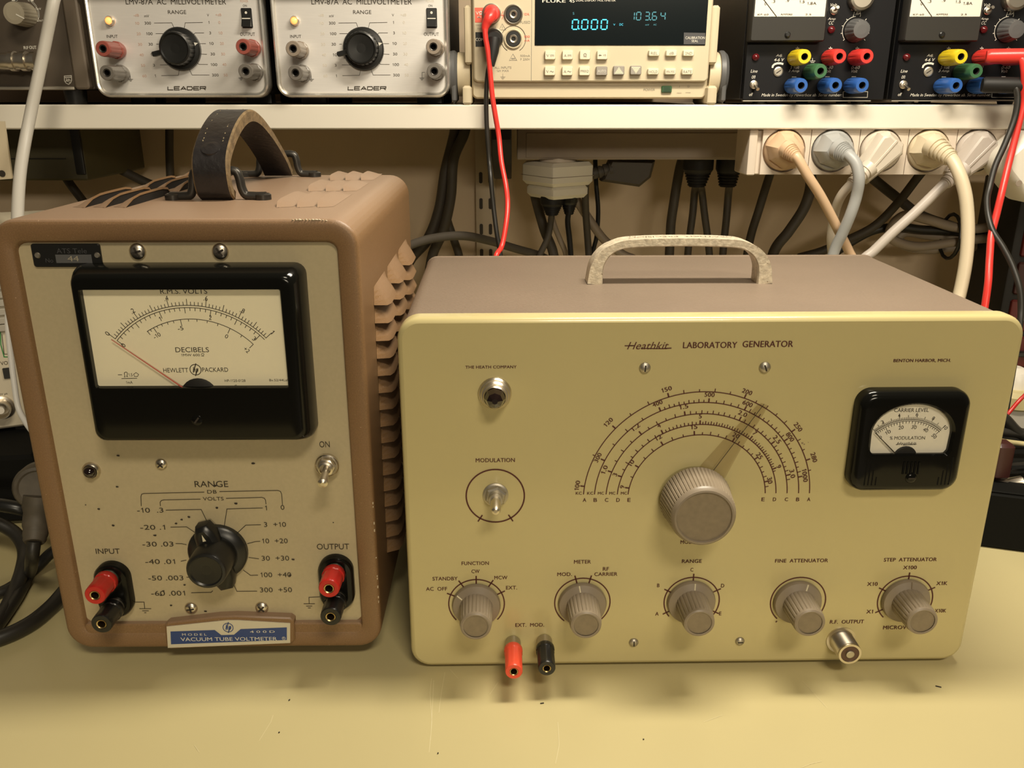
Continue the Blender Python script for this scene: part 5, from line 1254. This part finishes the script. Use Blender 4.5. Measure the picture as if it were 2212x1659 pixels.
# pale cable at the left
pts = [Vector((-.47, 1.0, .471)), Vector((-.445, .90, .4715)), Vector((-.425, .81, .474))] + px(11, [(455, -140), (425, 20), (370, 300), (300, 640), (245, 900), (200, 1130), (165, 1350), (145, 1600)], [.77, .758, .755, .75, .745, .735, .72, .70])
pts += [at(38, 530, .66), at(48, 640, .60), at(75, 800, .58), at(115, 1000, .575), Vector((-.335, .575, .006))]
cable('coaxial_cable', 'thick pale grey cable hanging past the shelf at the left of the brown voltmeter', pts, .0047, 'grey_cable', 12)
cable('thin_white_cable', 'thin white cable curving down the front of the cream oscilloscope', [at(40, 600, .62), at(24, 640, .615), at(17, 680, .61), at(18, 720, .605), at(24, 775, .60), at(31, 830, .595), at(40, 882, .59), at(53, 908, .585), at(68, 930, .58), at(95, 960, .57), at(120, 1010, .56)], .0021, 'white_cable', 10)

# ------------------------------------------------------------------ socket strip under the shelf
ss = thing('socket_strip', 'cream five-way mains socket strip fixed under the white shelf', 'socket strip', (.335, .806, .279))
sf = Face(ss); P = lambda x, y, t=0.0: sf.p(14, x, y, t)
xl, xr = P(255, 1100)[0], .16; zt_, zb_ = .0195, P(1000, 1283)[1]
f = MB(); f.box(xl, xr, .004, .044, zb_, zt_, 0, .001); f.build('housing', ['strip'], ss)
f = MB(); f.box(xl - .008, xl - .0004, -.001, .045, zb_ - .0004, zt_, 0, .001); f.build('end_cap', ['strip'], ss)
bx = [P(x, 1100)[0] for x in (287, 641, 996, 1351, 1705, 2050)]
cz_ = P(1000, 1103)[1]
for k in range(5):
    a0, a1 = bx[k] + .0003, bx[k + 1] - .0003; cx_ = P((450, 806, 1158, 1508, 1856)[k], 1102)[0]
    zc_ = (P(500, 945)[1] + P(500, 1278)[1]) / 2; hh = P(500, 945)[1] - P(500, 1278)[1]
    N = 40; sq = []
    ci = [(cx_ + .0195 * math.cos(2 * PI * i / N), cz_ + .0195 * math.sin(2 * PI * i / N)) for i in range(N)]
    for i in range(N):
        u, v = math.cos(2 * PI * i / N), math.sin(2 * PI * i / N); q = max(abs(u), abs(v))
        sq.append(((a0 + a1) / 2 + u / q * (a1 - a0) / 2, zc_ + v / q * hh / 2))
    f = MB(); f.loops([[(x, y, -.004) for x, y in sq], [(x, y, .0006) for x, y in sq], [(x, y, .001) for x, y in ci], [(x, y, -.013) for x, y in ci]], FR(), 0, False, False)
    so = f.build('socket', ['strip'], ss, 30)
    f = MB(); f.disc((cx_, cz_), .0198, FR(), 0, -.0125, 32); f.build('recess_floor', ['socket_dark'], so)
f = MB(); f.box(bx[5], xr, -.001, .004, zb_, zt_, 0, .0006); f.build('blank_cover', ['strip'], ss)

SOCK = [sf.p(14, x, 1102) for x in (450, 806, 1158, 1508, 1856)]
def plug(k, name, label, m_, ang_, body, relief, cablepts, cr):
    """mains plug: round base in its socket, angled body, ribbed strain relief and its cord"""
    a, b = SOCK[k]; rt = thing(name, label, 'power plug', (ss.location.x + a, ss.location.y, ss.location.z + b), 0, 'mains plugs in the socket strip')
    F = FR(0, 0, 0, ang_)
    f = MB(); f.lathe([(.0175, -.012), (.0180, .0005), (.0176, .0035), (.0160, .0050)], 36, F, cap1=True); f.build('plug_base', [m_], rt, 40)
    f = MB()
    if body == 'hex':
        f.oprism([(-.0165, -.008), (-.0165, .008), (-.006, .0150), (.010, .0130), (.0175, .006), (.0175, -.006), (.010, -.0130), (-.006, -.0150)], [(0, .003), (.0005, .010), (.0045, .017), (.0065, .0185)], F)
    else:
        f.oprism([(-.0150, -.009), (-.0150, .009), (-.008, .0150), (.012, .0120), (.0310, .0085), (.0310, -.0085), (.012, -.0120), (-.008, -.0150)], [(0, .003), (.0004, .0105), (.0030, .0150), (.0048, .0160)], F)
        f.box(-.012, .024, -.0012, .0012, .0158, .0170, 0, .0004, F)
    f.build('plug_body', [m_], rt, 28)
    r0, r1 = Vector(relief[0]), Vector(relief[1]); d_ = r1 - r0; Ln = d_.length
    pr = [(cr * 1.9, -.004)]
    for i in range(5):
        s = i / 5; e = cr * (1.75 - .55 * s); pr += [(e, Ln * s + .0005), (e, Ln * (s + .13)), (e * .84, Ln * (s + .14)), (e * .84, Ln * (s + .19))]
    pr += [(cr * 1.15, Ln), (cr * .98, Ln + .0005)]
    f = MB(); f.lathe(pr, 18, axis(r0 - rt.location, d_), cap0=True); f.build('strain_relief', [m_], rt, 30)
    child_tube('cord', m_, rt, [r0.lerp(r1, .6), r1] + cablepts, cr, 12)
Z = lambda x, y, Y: zat(16, x, y, Y)
plug(0, 'mains_plug', 'peach mains plug, first from the left in the socket strip', 'peach', math.radians(-40), 'hex', (Z(490, 290, .783), Z(545, 335, .774)), [Z(625, 470, .772), Z(720, 620, .775), Z(800, 770, .78), Z(865, 900, .785), Z(930, 1030, .79), Z(1000, 1200, .79)] + [Vector((.325, .79, .03))], .0043)
plug(1, 'mains_plug', 'blue-grey mains plug, second from the left in the socket strip', 'bluegrey', math.radians(-25), 'hex', (Z(870, 290, .783), Z(925, 320, .774)), [Z(980, 385, .768), Z(1003, 490, .765), Z(985, 620, .768), Z(940, 760, .77), Z(880, 900, .775), Z(820, 1030, .78)] + [Vector((.28, .785, .05))], .0050)
plug(2, 'mains_plug', 'off-white angled mains plug in the middle of the socket strip', 'offwhite', math.radians(-128), 'long', (Z(1060, 430, .790), Z(945, 535, .785)), [Z(880, 610, .79), Z(835, 710, .80), Z(810, 830, .81), Z(800, 940, .815), Z(805, 1040, .82), Z(810, 1150, .82)] + [Vector((.275, .83, .03))], .0043)
plug(3, 'mains_plug', 'cream mains plug with thick cord, fourth from the left in the socket strip', 'cream', math.radians(-20), 'hex', (Z(1560, 262, .783), Z(1680, 350, .766)), [Z(1735, 450, .757), Z(1780, 600, .75), Z(1798, 760, .745), Z(1800, 930, .74), Z(1785, 1110, .735), Z(1745, 1320, .73), Z(1700, 1480, .725)] + [Vector((.36, .72, .03))], .0055)
plug(4, 'mains_plug', 'light grey angled mains plug, fifth from the left in the socket strip', 'lightgrey', math.radians(-131), 'long', (Z(1740, 440, .790), Z(1632, 530, .785)), [Z(1520, 640, .785), Z(1400, 755, .785), Z(1260, 880, .785), Z(1110, 1025, .785), Z(1020, 1110, .785)] + [Vector((.32, .785, .03))], .0046)
# white adaptor at the right edge
wa = thing('plug_adaptor', 'large white plug adaptor beside the right end of the socket strip', 'adaptor', at(2228, 362, .775))
f = MB(); F = FR(0, 0, 0, math.radians(-45))
f.rprism(.060, .046, .016, [(.003, -.03), (0, -.024), (0, .004), (.003, .010), (.006, .012)], F, seg=8); f.build('adaptor_body', ['purewhite'], wa, 40)
f = MB(); f.rprism(.040, .030, .006, [(0, .0118), (.001, .0128)], FR(.012, -.010, 0, math.radians(-45))); f.build('adaptor_face', ['strip'], wa)
c = at(2201, 396, .762) - wa.location; f = MB(); f.lathe([(.0028, .0132), (.0026, .0134)], 14, FR(c.x, c.z), cap1=True); f.build('screw_hole', ['duct'], wa)

# grey trunking with down-facing outlets
tr = thing('outlet_trunking', 'grey outlet trunking under the shelf behind the red test lead', 'trunking', (.12, .925, .2983))
x0 = at(1117, 320, .93).x - .12; zb_ = at(1117, 345, .925).z - .2983
f = MB(); f.box(x0, .30, 0, .05, zb_, 0, 0, .001); f.build('trunking_body', ['duct'], tr)
f = MB(); f.box(x0 + .0095, .30, -.0012, .001, zb_ + .002, -.008, 0, .0004); f.build('trunking_lid', ['duct'], tr)
ad = thing('cube_adaptor', 'white cube mains adaptor hanging from the grey trunking', 'adaptor', zat(15, 1008, 320, .945))
ac = ad.location; wz = zat(15, 1008, 465, .945).z - ac.z; wz2 = zat(15, 1008, 540, .945).z - ac.z
Fh = Matrix.Rotation(math.radians(35), 4, 'Z')
f = MB(); f.box(-.028, .028, -.028, .028, wz, -.001, 0, .004, Fh); f.box(-.0245, .0245, -.0245, .0245, wz2, wz + .001, 0, .004, Fh); f.build('adaptor_body', ['purewhite'], ad)
f = MB(); f.lathe([(.020, -.002), (.020, .006)], 24, TOPF(0, 0, 0), cap1=True); f.build('plug_base', ['strip'], ad)
f = MB(); f.box(-.0283, .0283, -.0283, .0283, wz * .62, wz * .62 + .0006, 0, .0003, Fh); f.build('body_seam', ['duct'], ad)
def hang_plug(name, label, r, x, y0, y1, Y, wtop, wbot, m_, cords, cr, grp='dark plugs hanging under the trunking', cm_='dk_cable'):
    p0, p1 = zat(r, x, y0, Y), zat(r, x, y1, Y); rt = thing(name, label, 'power plug', p0, 0, grp)
    hgt = p0.z - p1.z; f = MB()
    f.lathe([(wtop, 0), (wtop, -hgt * .38), (wtop * .86, -hgt * .5)][::-1] , 20, TOPF(0, 0, 0), cap0=True, cap1=True)
    pr = []
    for i in range(5):
        s = .5 + i * .1; e = wtop * .86 + (wbot - wtop * .86) * (i / 5)
        pr += [(e, -hgt * s), (e, -hgt * (s + .055)), (e * .86, -hgt * (s + .06)), (e * .86, -hgt * (s + .095))]
    f.lathe(pr[::-1], 18, TOPF(0, 0, 0), cap0=True); f.build('plug_body', [m_], rt, 30)
    for L_ in cords: child_tube('cord', cm_, rt, [p1 + Vector((0, 0, .006))] + L_, cr, 8)
hang_plug('mains_plug', 'dark plug hanging under the trunking with two grey cords', 15, 1850, 310, 480, .955, .0165, .009, 'soft_black', [px(15, [(1828, 500), (1815, 640), (1795, 790), (1780, 940)], 1.0), px(15, [(1868, 500), (1885, 640), (1905, 790), (1920, 940)], .99)], .0042)
hang_plug('mains_plug', 'dark plug hanging under the trunking next to the socket strip', 15, 2035, 310, 480, .955, .014, .009, 'soft_black', [px(15, [(2028, 520), (2015, 680), (2003, 790), (1990, 940)], .99)], .0042)
hang_plug('mains_plug', 'black ribbed plug under the white cube adaptor', 15, 975, 535, 650, .935, .0125, .006, 'soft_black', [px(15, [(968, 680), (950, 780), (900, 890), (860, 990)], .94)], .0035)
hang_plug('mains_plug', 'slim black plug with a bead under the white cube adaptor', 15, 1078, 520, 645, .94, .0095, .0045, 'black', [px(15, [(1068, 680), (1078, 780), (1088, 900), (1090, 1000)], .94)], .003, cm_='black')
gp = thing('mains_plug', 'flat dusty grey plug lying sideways under the trunking beside the cube adaptor', 'power plug', zat(15, 1430, 330, .96), 0, 'dark plugs hanging under the trunking')
f = MB(); f.oprism([(-.030, -.014), (.012, -.020), (.024, -.010), (.028, .008), (-.02, .010)], [(0, -.012), (0, .008), (.003, .012)], FR(0, -.006)); f.build('plug_body', ['dk_cable'], gp)
f = MB(); pr = []
for i in range(6):
    e = .0082 - i * .0007; pr += [(e, i * .006), (e, i * .006 + .0036), (e * .8, i * .006 + .004), (e * .8, i * .006 + .0058)]
d0 = zat(15, 1200, 405, .95) - zat(15, 1330, 375, .95)
f.lathe(pr, 14, axis(zat(15, 1335, 375, .955) - gp.location, d0), cap0=True, cap1=True); f.build('strain_relief', ['dk_cable'], gp, 30)
child_tube('cord', 'dk_cable', gp, px(15, [(1215, 402), (1180, 450), (1175, 600), (1185, 760), (1195, 900), (1200, 1000)], [.95, .955, .97, .98, .98, .98]), .0040, 8)

bc = 'dark cables against the back wall'
def wall_cable(label, r, L_, Y, rad_, m_='dk_cable', low=True):
    pts = px(r, L_, Y)
    if low: pts.append(Vector((pts[-1].x + (pts[-1].x - pts[-2].x) * .5, pts[-1].y, max(.01, pts[-1].z - .12))))
    cable('power_cable', label, pts, rad_, m_, 8, group=bc)
wall_cable('dark cable curving down the wall, left of the pair by the slotted upright', 15, [(400, 60), (395, 150), (340, 380), (300, 620), (235, 790), (110, 950)], 1.04, .0065)
wall_cable('dark cable running close along the curved one, left of the slotted upright', 15, [(470, 60), (450, 160), (388, 310), (370, 540), (325, 740), (255, 910)], 1.03, .006)
wall_cable('short dark cable splitting off rightwards below the curved pair', 15, [(325, 560), (350, 680), (390, 800), (425, 920)], 1.05, .005)
cable('power_cable', 'dark cable arching sideways from the brown voltmeter to behind the green panel', px(15, [(60, 860), (110, 835), (250, 790), (430, 772), (600, 802), (760, 850), (900, 890), (980, 930)], [.80, .82, .85, .88, .92, .95, .97, .98]), .0045, 'dk_cable', 8, group=bc)
wall_cable('dark cable slanting down right below the white cube adaptor', 15, [(860, 480), (885, 580), (930, 740), (985, 890)], .97, .0055)
wall_cable('pale thin cord crossing behind the slim black plug', 15, [(945, 520), (985, 700), (1020, 790), (1060, 895)], .96, .003, 'duct')
wall_cable('taupe cable slanting down right from the white cube adaptor', 15, [(1110, 540), (1200, 680), (1290, 800), (1400, 885), (1480, 930)], .985, .005, 'duct')
wall_cable('thin black cord hanging straight right of the white cube adaptor', 15, [(1232, 300), (1238, 460), (1250, 620), (1240, 780), (1212, 900)], .99, .0026, 'black')
wall_cable('dark cable hanging at the left of the twin-cord plug', 15, [(1770, 280), (1745, 340), (1705, 560), (1685, 700), (1680, 800)], 1.0, .0055)
wall_cable('dark cable dropping below the left end of the socket strip', 16, [(380, 380), (345, 480), (270, 720), (200, 960)], .97, .0048)
wall_cable('dark cable bowing left below the blue-grey plug', 16, [(640, 420), (650, 540), (605, 700), (490, 880), (380, 1030)], .96, .0062)
wall_cable('dark cable sweeping left below the cream plug', 16, [(1520, 380), (1430, 490), (1290, 670), (1120, 840), (920, 945), (720, 1030), (560, 1075)], 1.0, .0052, low=False)
wall_cable('brown cable slanting right below the off-white plug', 16, [(980, 380), (1100, 490), (1300, 650), (1450, 760), (1700, 850)], 1.03, .0058, 'dk_cable', False)
# tied loom at the right
for i, (L_, lab, m_, rr) in enumerate((
      ([(2300, 750), (2100, 800), (1900, 860), (1700, 850), (1500, 795), (1330, 765), (1245, 840), (1230, 920), (1400, 990), (1700, 962), (1950, 932), (2300, 930)], 'olive looped strand through the black tie, outermost loop of the cable bundle', 'duct', .0055),
      ([(2300, 960), (1950, 900), (1700, 880), (1450, 868), (1280, 850), (1100, 880), (900, 990), (800, 1060)], 'dark strand through the black tie of the cable bundle', 'blk_cable', .0052),
      ([(2300, 1010), (2000, 975), (1700, 935), (1480, 905), (1340, 890), (1290, 930), (1340, 985), (1500, 1015), (1750, 995), (2000, 1005), (2300, 1080)], 'olive looped strand under the black tie, inner loop of the cable bundle', 'duct', .0055))):
    cable('loom_cable', lab, px(16, L_, 1.00 + .012 * (i % 3)), rr, m_, 8, group='strands of the tied cable bundle')
f = MB(); c = zat(16, 1690, 925, 1.0); f.tube([c + Vector((0.004 * math.cos(k * PI / 8), -.016 * math.cos(k * PI / 8) + .006, .026 * math.sin(k * PI / 8))) for k in range(16)] + [c + Vector((.004, -.010, 0))], .0022, 6)
tag(f.build('cable_tie', ['black']), 'black tie round the olive cable bundle on the right', 'cable tie')

# ------------------------------------------------------------------ left edge: oscilloscope, plate, dark case, bench cables
YS = .66
os_ = thing('oscilloscope', 'cream oscilloscope half hidden behind the left side of the brown voltmeter', 'oscilloscope', (at(0, 930, YS).x, YS, at(0, 930, YS).z), .42)
of = Face(os_)
zt_ = of.q(0, 497)[1]
f = MB(); f.rprism(.30, zt_, .006, [(0, -.12), (0, -.004), (.0015, -.001), (.003, 0)], FR(-.078, zt_ / 2)); f.build('case', ['scope'], os_)
ob = MB()
def OT(st, x, y, wd, h, mi=0): of.T(ob, st, 0, x, y, wd, h, mi)
OT('RIGOL', 18, 508, 36, 11); OT('VOL', 12, 784, 22, 8); OT('300V pk', 4, 852, 26, 5)
of.S(ob, 0, [(0, 700), (2, 745), (9, 771), (18, 771)], .0008, 1); of.S(ob, 0, [(4, 722), (9, 765), (17, 765)], .0005, 0)
ob.build('scope_lettering', ['ink', 'screen_green'], os_)
for k, y in enumerate((596, 618, 637, 655, 674, 693, 709)):
    c = of.q(6, y, .002); f = MB(); f.rprism(.013, .0055, .001, [(0, -.001), (0, .002), (.0006, .0028)], FR(c[0], c[1])); f.build('soft_key', ['scope_key'], os_)
c = of.q(19, 806, .001); f = MB(); f.rprism(.008, .009, .0006, [(0, 0), (0, .0012)], FR(c[0], c[1])); f.build('slide_switch', ['black'], os_)
c = of.q(2, 883, .004); f = MB(); f.lathe([(.010, 0), (.010, .002), (.0080, .0025), (.0074, .010), (.0066, .010), (.0060, .002)], 28, FR(c[0], c[1])); bn = f.build('input_connector', ['nickel'], os_)
f = MB(); f.lathe([(.0032, .001), (.0030, .009), (.0014, .009)], 16, FR(c[0], c[1]), cap1=True); f.build('centre_contact', ['dial_white'], bn)
dk = thing('black_case', 'black instrument case supporting the cream oscilloscope behind the brown voltmeter', 'case', (at(0, 1178, .59).x - .10, .60, 0), .12)
f = MB(); f.box(-.09, .125, 0, .30, .004, os_.location.z - .003, 0, .003); f.build('case_shell', ['deep_black'], dk)
for sx in (-.07, .10):
    for sy in (.03, .27): f = MB(); f.lathe([(.008, 0), (.008, .005)], 12, TOPF(sx, sy, 0), cap0=True); f.build('foot', ['black'], dk)
    f = MB(); f.box(sx - .012, sx + .012, .06, .09, os_.location.z - .004, os_.location.z + .0005); f.build('top_pad', ['black'], dk)
f = MB(); pts_ = [at(x, y, .745) for x, y in ((-60, 262), (10, 262), (27, 382), (26, 386), (-60, 392))]
f.oprism([(p.x, p.z) for p in pts_], [(0, -.746), (0, -.744)], FR()); pt_ = f.build('steel_plate', ['plate']); tag(pt_, 'pale steel plate with a hole at the far left under the shelf', 'bracket')
c = at(5, 375, .744); f = MB(); f.lathe([(.0028, 0), (.0028, .0004)], 16, FR(c.x, c.z, -.7438), cap1=True); f.build('plate_hole', ['slot'], pt_)
ob_ = thing('olive_case', 'dark olive case hanging in the shadow under the left of the shelf', 'case', (at(90, 340, .93).x, .93, .0))
za, zb2, xe, xs_ = at(90, 293, .93).z, at(90, 390, .93).z, at(183, 340, .93).x - ob_.location.x, -.14
f = MB(); f.box(xs_, xe, 0, .15, zb2, .2983, 0, .002); f.build('case_shell', ['olive_box'], ob_)
f = MB(); f.box(xe - .011, xe - .001, -.002, .004, zb2 + .006, .2975, 0, .001); f.build('black_strap', ['black'], ob_)
f = MB(); f.box(xs_, xe - .02, -.0012, .002, zb2 + (za - zb2) * .48, zb2 + (za - zb2) * .50); f.build('front_joint', ['black'], ob_)
wall_cable('dark cable slanting right behind the leather strap handle', 0, [(150, 310), (185, 332), (250, 362), (320, 396), (380, 420)], 1.03, .0055)
wall_cable('dark cable dropping below the olive case', 0, [(140, 380), (152, 398), (180, 435), (195, 455)], 1.0, .005)
wall_cable('dark vertical cable on the wall behind the leather strap handle', 0, [(366, 270), (366, 330), (368, 385), (370, 420)], 1.06, .005)

# angled dusty plug and black cables on the bench, left
ap = thing('angled_plug', 'dusty grey angled mains plug standing against the left side of the brown voltmeter', 'power plug', at(84, 1050, .50))
o_ = ap.location.copy(); Fp = axis((0, 0, 0), (.35, -1, .25))
f = MB(); f.lathe([(a * .76, b * .8) for a, b in [(.0180, -.016), (.0195, -.013), (.0195, .004), (.0175, .008), (.0150, .0088), (.0135, .0078), (.006, .0078)]], 36, Fp, cap0=True, cap1=True); f.build('plug_head', ['dust_plug'], ap, 35)
nk = [at(86, 1070, .495) - o_, at(80, 1120, .49) - o_, at(77, 1150, .485) - o_, at(74, 1172, .48) - o_]
f = MB(); f.tube(spline([tuple(p) for p in nk], 4), [.0095] * 3 + [.0082] * 4 + [.0074] * 3 + [.0068, .0068, .0058], 16); f.build('plug_neck', ['dust_plug'], ap, 50)
child_tube('cord', 'blk_cable', ap, [at(74, 1168, .48), at(70, 1200, .478), atz(60, 1245, .006), atz(30, 1300, .005), atz(-40, 1390, .005), atz(-140, 1470, .005), atz(-320, 1540, .005), atz(-600, 1540, .005)], .0042)
def bench_cable(label, L_, rad_, m_='blk_cable'):
    cable('power_cable', label, [atz(x, y, rad_ + .0006 + dz) for x, y, dz in L_], rad_, m_, 10, group='black cables on the left of the bench')
bench_cable('black cable sweeping from under the brown voltmeter to the left bench edge', [(190, 1225, .012), (150, 1265, .004), (110, 1310, 0), (60, 1350, 0), (0, 1378, 0), (-90, 1400, 0), (-220, 1390, 0), (-380, 1340, 0), (-560, 1300, 0), (-800, 1320, 0)], .0050)
bench_cable('black cable looping round over the angled plug cord', [(-700, 1200, 0), (-450, 1190, .004), (-230, 1150, .016), (-80, 1120, .03), (-20, 1125, .03), (30, 1150, .022), (52, 1185, .014), (48, 1230, .008), (30, 1280, 0), (0, 1335, 0), (-60, 1410, 0), (-180, 1480, 0), (-360, 1490, 0), (-560, 1430, 0), (-820, 1420, 0)], .0048)
bench_cable('black cable running under the loop towards the brown voltmeter', [(150, 1170, .018), (110, 1195, .012), (80, 1225, .004), (40, 1258, 0), (0, 1280, 0), (-90, 1300, 0), (-250, 1290, 0), (-450, 1240, 0), (-700, 1250, 0)], .0040)
bench_cable('shiny black cable lying behind the angled plug', [(-520, 1160, .001), (-330, 1120, .015), (-200, 1095, .035), (-90, 1080, .05), (-20, 1088, .05), (40, 1098, .046), (70, 1108, .04), (120, 1130, .04)], .0048, 'black')

# ------------------------------------------------------------------ right edge: boxes and connectors behind the green instrument
bb = thing('black_box', 'low black box on the bench behind the right side of the green generator', 'box', (at(2140, 1187, .574).x - .02, .585, 0), -.30)
f = MB(); f.box(-.03, .16, 0, .14, 0, .046, 0, .002); f.build('box_shell', ['deep_black'], bb)
f = MB(); f.box(-.029, .159, .001, .139, .046, .0475, 0, .0008); f.build('box_lid', ['deep_black'], bb)
def bx_thing(name, label, cat, x, y, Y, wd, h, dp, m_, yaw=0, rest=None, bev=.003):
    p = at(x, y, Y); t_ = thing(name, label, cat, (p.x, Y, p.z if rest is None else rest), yaw)
    f = MB(); f.box(-wd / 2, wd / 2, 0, dp, 0, h, 0, bev); f.build('shell', [m_], t_); return t_
rb = bx_thing('component_case', 'black and red component case standing behind the green generator', 'case', 2222, 700, .93, .066, .24, .10, 'soft_black', -.1, 0.0)
for k, (dz, m_) in enumerate(((.160, 'red_box'), (.118, 'maroon_box'), (.076, 'red_box'), (.034, 'red_box'))):
    f = MB(); f.box(-.024, .029, -.004, .02, dz, dz + .036, 0, .002); dr = f.build('drawer', [m_], rb)
    f = MB(); f.box(-.014, .014, -.010, -.003, dz + .014, dz + .020, 0, .001); f.build('drawer_pull', ['black' if k % 2 else 'plate'], dr)
sp_ = thing('cable_spool', 'white and yellowed plastic spool beside the right edge of the green generator', 'spool', (at(2212, 860, .70).x, .72, at(2212, 885, .70).z))
f = MB(); f.lathe([(.026, 0), (.028, .002), (.028, .012), (.024, .016), (.013, .017), (.013, .026), (.010, .032), (.004, .033)][::-1] and [(.026, 0), (.028, .002), (.028, .012), (.024, .016)], 28, TOPF(), cap0=True, cap1=True); f.build('spool_base', ['yellowing'], sp_)
f = MB(); f.lathe([(.015, .015), (.015, .024), (.012, .030), (.005, .033)], 24, TOPF(), cap1=True); f.build('spool_cap', ['purewhite'], sp_)
zsp = sp_.location.z
f = MB(); f.box(sp_.location.x - .05, sp_.location.x + .09, .70, .82, zsp - .035, zsp - .0005, 0, .002)
tag(f.build('white_carton', ['purewhite']), 'white carton under the yellowed spool beside the green generator', 'carton')
f = MB(); f.box(sp_.location.x - .055, sp_.location.x + .10, .757, .90, 0.0, zsp - .0355, 0, .002)
tag(f.build('cream_carton', ['yellowing']), 'cream carton standing on the bench beneath the white carton', 'carton')
cable('thin_red_wire', 'thin red wire crossing the yellowed spool beside the green generator', [at(2240, 830, .66), at(2205, 862, .66), at(2178, 893, .655), at(2150, 925, .655), at(2120, 960, .65)], .0016, 'red', 8)
cable('power_cable', 'black cable in front of the cream carton beside the green generator', [at(2120, 870, .64), at(2170, 905, .64), at(2200, 935, .64), at(2240, 950, .64)], .0045, 'blk_cable', 8)
cable('power_cable', 'black cable running level under the slanting one beside the green generator', [at(2120, 925, .64), at(2170, 932, .64), at(2240, 940, .64)], .0045, 'blk_cable', 8)
cable('power_cable', 'yellow-green wire stretched behind the maroon connector', [at(2120, 945, .66), at(2180, 955, .66), at(2240, 962, .66)], .0022, 'yellowing', 8)
mc = thing('maroon_connector', 'dark maroon connector block beside the right edge of the green generator', 'connector', at(2164, 985, .60))
f = MB(); f.box(-.0065, .0065, -.006, .008, -.018, .0115, 0, .0025); f.build('connector_shell', ['maroon_box'], mc)
c0 = at(2180, 1003, .61) - mc.location
f = MB(); f.tube(spline([(c0.x - .004, .004, c0.z), (c0.x + .02, .008, c0.z), (c0.x + .06, .01, c0.z + .004)], 5), .0035, 8); f.build('cord', ['black'], mc)
pj = thing('metal_plug', 'shiny metal coaxial plug lying on the low black box', 'connector', at(2160, 1050, .60))
f = MB(); f.lathe([(.004, -.014), (.0065, -.012), (.0065, .004), (.0052, .006), (.0052, .016), (.003, .018)], 20, axis((0, 0, 0), (1, -.1, .25)), cap0=True, cap1=True); f.build('plug_shell', ['nickel'], pj)
